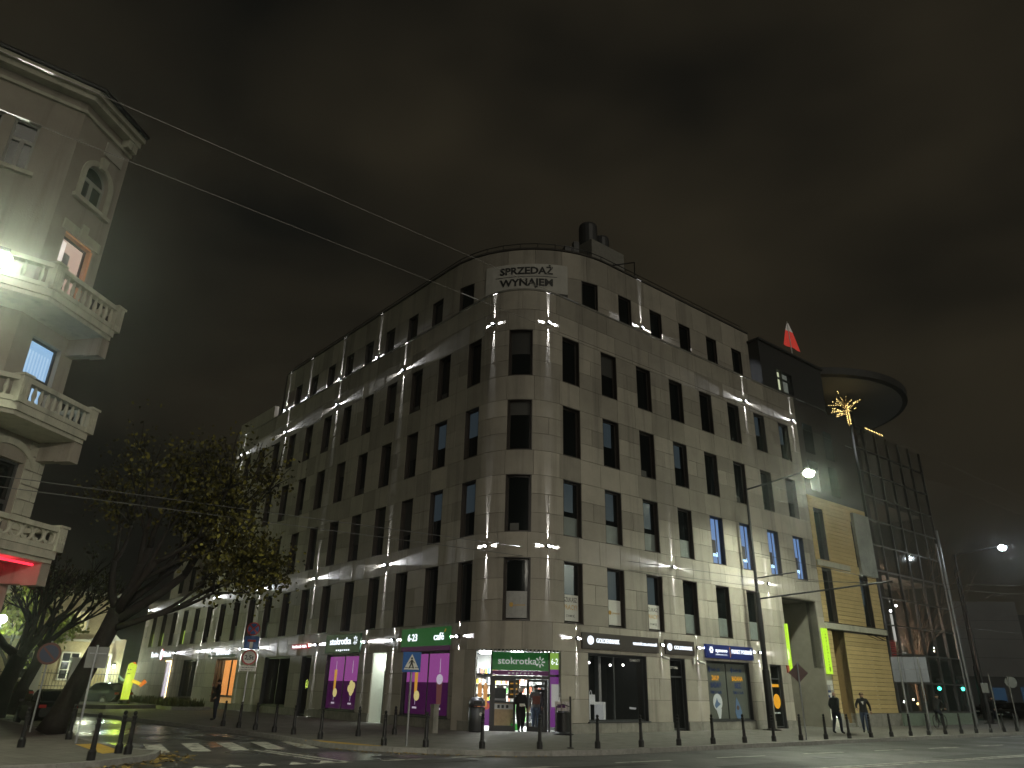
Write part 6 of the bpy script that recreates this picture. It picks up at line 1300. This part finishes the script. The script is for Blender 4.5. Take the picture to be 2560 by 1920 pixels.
# ================================================================== people
def person(label, loc, rz, h, pose, cloth, extra=None, name='person', hairm=None, bald=False, coat=False, fat=1.0):
    """one continuous skinned body; x right, -y forward (faces -y), z up; 'pose' moves joints"""
    J_ = {'pel': (0, 0, .53), 'wst': (0, 0, .62), 'cst': (0, 0, .74), 'nkb': (0, 0, .825), 'nk': (0, -.005, .865), 'hd': (0, -.012, .915), 'ht': (0, -.008, .965),
          'sl': (-.105, 0, .80), 'el': (-.135, .0, .645), 'wl': (-.14, -.03, .515), 'sr': (.105, 0, .80), 'er': (.135, .0, .645), 'wr': (.14, -.03, .515),
          'hl': (-.055, 0, .50), 'kl': (-.06, -.005, .285), 'al': (-.06, .01, .05), 'tl': (-.065, -.085, .018), 'hr': (.055, 0, .50), 'kr': (.06, -.005, .285), 'ar': (.06, .01, .05), 'tr': (.065, -.085, .018)}
    J_.update(pose)
    Rd = {'pel': .088, 'wst': .08, 'cst': .092, 'nkb': .055, 'nk': .034, 'hd': .052, 'ht': .034, 'sl': .045, 'el': .034, 'wl': .022, 'sr': .045, 'er': .034, 'wr': .022, 'hl': .068, 'kl': .045, 'al': .03, 'tl': .024, 'hr': .068, 'kr': .045, 'ar': .03, 'tr': .024}
    if coat: Rd.update({'pel': .105, 'hl': .09, 'hr': .09, 'kl': .062, 'kr': .062, 'wst': .095, 'cst': .1})
    names = list(J_); idx = {k: i for i, k in enumerate(names)}
    E_ = [('pel', 'wst'), ('wst', 'cst'), ('cst', 'nkb'), ('nkb', 'nk'), ('nk', 'hd'), ('hd', 'ht'), ('cst', 'sl'), ('sl', 'el'), ('el', 'wl'), ('cst', 'sr'), ('sr', 'er'), ('er', 'wr'), ('pel', 'hl'), ('hl', 'kl'), ('kl', 'al'), ('al', 'tl'), ('pel', 'hr'), ('hr', 'kr'), ('kr', 'ar'), ('ar', 'tr')]
    me = bpy.data.meshes.new('body'); me.from_pydata([tuple(c*h for c in J_[k]) for k in names], [(idx[a], idx[b]) for a, b in E_], [])
    o = bpy.data.objects.new('tmp', me); COL.objects.link(o); o.modifiers.new('s', 'SKIN'); sd = o.modifiers.new('u', 'SUBSURF'); sd.levels = 2; sd.render_levels = 2
    for k in names:
        v = me.skin_vertices[0].data[idx[k]]; f_ = fat if k in ('pel', 'wst', 'cst', 'hl', 'hr') else 1; v.radius = (Rd[k]*h*f_, Rd[k]*h*(f_ if k not in ('cst', 'wst', 'pel') else f_*.78)); v.use_root = (k == 'pel')
    dg = bpy.context.evaluated_depsgraph_get(); nm = bpy.data.meshes.new_from_object(o.evaluated_get(dg)); bpy.data.objects.remove(o)
    def col_of(p):
        best = None
        for a, b in E_:
            A = Vector(J_[a])*h; B_ = Vector(J_[b])*h; t = max(0, min(1, (p-A).dot(B_-A)/max(1e-9, (B_-A).length_squared))); d = (A+(B_-A)*t-p).length-Rd[a]*h*.6
            if best is None or d < best[0]: best = (d, a, b)
        _, a, b = best
        if b in ('nk', 'hd', 'ht') : return 2
        if b in ('wl', 'wr', 'el', 'er', 'sl', 'sr', 'cst', 'nkb', 'wst'): return 0
        if b in ('tl', 'tr'): return 3
        if coat and b in ('hl', 'hr', 'kl', 'kr'): return 0
        if b in ('hl', 'hr') and p.z > (J_['pel'][2]-.03)*h: return 0
        return 1
    for m_ in (cloth[0], cloth[1], SKIN, BLK): nm.materials.append(m_)
    for pl_ in nm.polygons: pl_.material_index = col_of(pl_.center); pl_.use_smooth = True
    t = thing(name, label, 'person', loc, rz, None, local=True)
    bo = bpy.data.objects.new('body', nm); COL.objects.link(bo); bo.parent = t
    # hands: palm and five bent fingers each
    for w_, e_, sx in (('wl', 'el', -1), ('wr', 'er', 1)):
        W = Vector(J_[w_])*h; D = (W-Vector(J_[e_])*h).normalized(); s_ = h/1.75; X = D.cross(Vector((0, 1, 0))); X = X.normalized() if X.length > .1 else Vector((1, 0, 0)); Yv = D.cross(X)
        q = MB(); q.tube([W-D*.01, W+D*.05*s_, W+D*.095*s_], [.026*s_, .04*s_, .034*s_], 8)
        for k, L in enumerate((.065, .078, .072, .055)):
            a = W+D*.085*s_+X*(k-1.5)*.019*s_; q.tube([a, a+D*L*.55*s_+Yv*.008*s_, a+D*L*.85*s_+Yv*.03*s_], [.0095*s_, .009*s_, .007*s_], 5)
        a = W+D*.035*s_-X*.03*s_; q.tube([a, a+D*.035*s_-X*.025*s_, a+D*.06*s_-X*.025*s_+Yv*.015*s_], [.012*s_, .011*s_, .008*s_], 5); q.build('hand', SKIN, t, smooth=True)
    H = Vector(J_['hd'])*h; q = MB(); s_ = h/1.75
    q.tube([H+Vector((0, -.085, .01))*s_, H+Vector((0, -.112, -.02))*s_], [.008*s_, .015*s_], 6)
    for sx in (-1, 1): q.ball(tuple(H+Vector((.088*sx, 0, 0))*s_), .022*s_, n=6, sc=(.5, 1, 1.4))
    q.build('nose_and_ears', SKIN, t, smooth=True); q = MB()
    for sx in (-1, 1): q.ball(tuple(H+Vector((.033*sx, -.085, .02))*s_), .011*s_, n=6)
    q.box(H+Vector((0, -.088, -.05))*s_, (.045*s_, .01*s_, .008*s_)); q.build('eyes_and_mouth', PB, t)
    if hairm:
        q = MB(); pr = [(math.sin(math.pi*i/10)*.102*s_+1e-4, math.cos(math.pi*i/10)*.115*s_) for i in range(0, 6)][::-1]
        q.lathe(pr, tuple(H+Vector((0, .016, .022))*s_), 12); q.build('hair', hairm, t, smooth=True)
    if extra: extra(t, J_, h)
    return t
CLB = mat('black_cloth', (.008, .008, .009), .85, bump=.3, bscale=30); JEAN = mat('blue_jeans', (.05, .075, .13), .85, var=.3, vscale=9); DKJ = mat('dark_jeans', (.016, .02, .035), .85, var=.2); GRJ = mat('dark_green_jacket', (.016, .024, .026), .7, var=.2); HAIRD = mat('dark_hair', (.012, .009, .007), .7); HAIRG = mat('sandy_hair', (.16, .1, .05), .7); HATW = mat('pale_knit_hat', (.5, .45, .42), .9, bump=.5, bscale=60)
def ex_w(t, J_, h):
    H = Vector(J_['hd'])*h; q = MB(); q.lathe([(.098, -.01), (.105, .02), (.1, .07), (.07, .115), (.01, .13)], tuple(H+Vector((0, .005, .01))), 14); q.ball(tuple(H+Vector((0, .0, .16))), .04, n=8); q.build('knit_hat', HATW, t, smooth=True)
    q = MB(); q.box(Vector(J_['wl'])*h+Vector((.05, -.06, .0)), (.2, .04, .1), .3); q.build('folded_paper', WSIGN, t)
person('person in long black coat and pale knit hat leaving the corner shop', (.62, 30.75, PAV), R_(8), 1.60,
       {'wl': (-.02, -.12, .60), 'el': (-.135, -.02, .64), 'kl': (-.045, -.05, .29), 'al': (-.045, -.05, .05), 'tl': (-.05, -.13, .018), 'ar': (.05, .07, .055), 'tr': (.055, -.01, .018), 'hd': (0, -.03, .905), 'ht': (0, -.03, .95)}, (CLB, CLB), ex_w, coat=True)
def ex_c(t, J_, h):
    q = MB(); q.box(Vector((-.02, .16, .66))*h, (.3, .06, .3)); q.build('apron_back', mat('red_brown_bag', (.25, .08, .06), .7), t)
person('customer in grey jacket and jeans inside the shop behind the open door', (1.25, 31.75, PAV), R_(175), 1.72, {}, (mat('grey_jacket', (.14, .14, .15), .8), JEAN), ex_c, hairm=HAIRD)
def ex_m(t, J_, h):
    q = MB(); q.add([Vector(p)*h for p in ((-.03, -.098, .76), (.035, -.098, .77), (.02, -.1, .68))], [(0, 1, 2)]); q.build('shirt_print', WSIGN, t)
    q = MB(); q.lathe([(.075, 0), (.085, .02), (.07, .05)], tuple(Vector((0, .01, .83))*h), 12); q.build('hood_collar', CLB, t)
person('walking person in black hooded sweatshirt with white chest print and blue jeans', (16.6, 36.5, PAV), R_(-28), 1.74,
       {'el': (-.17, .0, .66), 'wl': (-.15, -.1, .585), 'er': (.16, .04, .655), 'wr': (.175, .0, .53), 'kl': (-.06, .01, .285), 'al': (-.06, .08, .07), 'tl': (-.065, .01, .025), 'kr': (.05, -.05, .285), 'ar': (.05, -.07, .05), 'tr': (.05, -.155, .02)}, (CLB, JEAN), ex_m, hairm=HAIRG, fat=1.1)
person('bald person in dark jacket and dark jeans seen from behind looking back', (14.8, 35.3, PAV), R_(118), 1.76,
       {'el': (-.13, .06, .65), 'wl': (-.11, .0, .54), 'er': (.13, .05, .65), 'wr': (.1, -.02, .54), 'kl': (-.06, -.06, .285), 'al': (-.06, -.06, .05), 'tl': (-.07, -.145, .018), 'kr': (.06, .02, .285), 'ar': (.06, .1, .06), 'tr': (.06, .02, .02)}, (GRJ, DKJ), fat=1.12)
def ex_s(t, J_, h):
    q = MB(); q.box(Vector((-.17, -.02, .56))*h, (.12, .3, .28)); q.build('shoulder_bag', CLB, t); q = MB(); q.tube([Vector((-.15, -.06, .64))*h, Vector((.02, -.1, .8))*h, Vector((.08, 0, .83))*h], .012, 5); q.build('bag_strap', CLB, t)
person('dark silhouette of a smoking person with shoulder bag on the side street pavement', (-12.6, 34.6, PAV), R_(-60), 1.66, {'el': (-.13, -.07, .69), 'wl': (-.06, -.14, .82), 'er': (.13, .03, .65), 'wr': (.11, -.05, .56)}, (CLB, DKJ), ex_s, hairm=HAIRD, fat=1.1)
person('distant pedestrian in dark clothes near the mast on the right', (35.6, 57.4, PAV), R_(60), 1.78, {'kl': (-.05, -.06, .285), 'al': (-.05, -.08, .05), 'tl': (-.05, -.16, .02), 'ar': (.05, .1, .06), 'tr': (.055, .02, .02)}, (CLB, DKJ), hairm=HAIRD)
# cyclist
bx = thing('bicycle', 'dark bicycle ridden along the pavement in front of the glass block', 'bicycle', (24.4, 44.4, PAV), R_(38), None, local=True)
for x in (-.52, .53):
    q = MB(); q.tube([(x+.33*math.cos(a), 0, .345+.33*math.sin(a)) for a in np.linspace(0, 2*math.pi, 25)], .02, 6, cap=False); w_ = q.build('wheel', BLK, bx)
    q = MB()
    for k in range(10): a = math.pi*k/10; q.tube([(x-.32*math.cos(a), 0, .345-.32*math.sin(a)), (x+.32*math.cos(a), 0, .345+.32*math.sin(a))], .003, 3)
    q.build('spokes', GALV, w_)
q = MB()
for a, b in (((-.52, 0, .345), (-.08, 0, .3)), ((-.52, 0, .345), (-.2, 0, .78)), ((-.08, 0, .3), (-.22, 0, .88)), ((-.08, 0, .3), (.36, 0, .72)), ((-.2, 0, .78), (.36, 0, .8)), ((.53, 0, .345), (.34, 0, .95))): q.tube([a, b], .018, 6)
q.build('frame', BLK, bx)
q = MB(); q.tube([(.34, 0, .95), (.33, 0, 1.02)], .018, 6); q.tube([(.28, -.28, 1.03), (.36, 0, 1.02), (.28, .28, 1.03)], .015, 6); q.build('handlebar', GALV, bx)
q = MB(); q.ball((-.24, 0, .92), .1, sc=(1.3, .7, .35)); q.build('saddle', BLK, bx)
q = MB(); q.tube([(-.08, -.12, .3), (-.08, .12, .3)], .015, 6); q.box((-.02, -.14, .18), (.1, .08, .02)); q.box((-.14, .14, .42), (.1, .08, .02)); q.build('pedals', BLK, bx)
q = MB(); q.ball((.45, 0, .95), .035, n=8); q.build('front_lamp', WSIGN, bx)
c_, s_ = math.cos(R_(38)), math.sin(R_(38))
person('cyclist in dark jacket leaning forward on a bicycle', (24.4-.22*c_, 44.4-.22*s_, PAV), R_(38)+math.pi/2, 1.75,
       {'pel': (0, .0, .56), 'wst': (0, -.05, .65), 'cst': (0, -.12, .765), 'nkb': (0, -.17, .85), 'nk': (0, -.19, .885), 'hd': (0, -.21, .935), 'ht': (0, -.205, .985), 'sl': (-.105, -.15, .82), 'el': (-.14, -.23, .71), 'wl': (-.14, -.31, .6), 'sr': (.105, -.15, .82), 'er': (.14, -.23, .71), 'wr': (.14, -.31, .6),
        'hl': (-.055, 0, .53), 'kl': (-.065, -.18, .37), 'al': (-.08, -.1, .14), 'tl': (-.08, -.18, .11), 'hr': (.055, 0, .53), 'kr': (.065, -.13, .44), 'ar': (.08, -.06, .25), 'tr': (.08, -.14, .235)}, (CLB, DKJ), hairm=HAIRD)
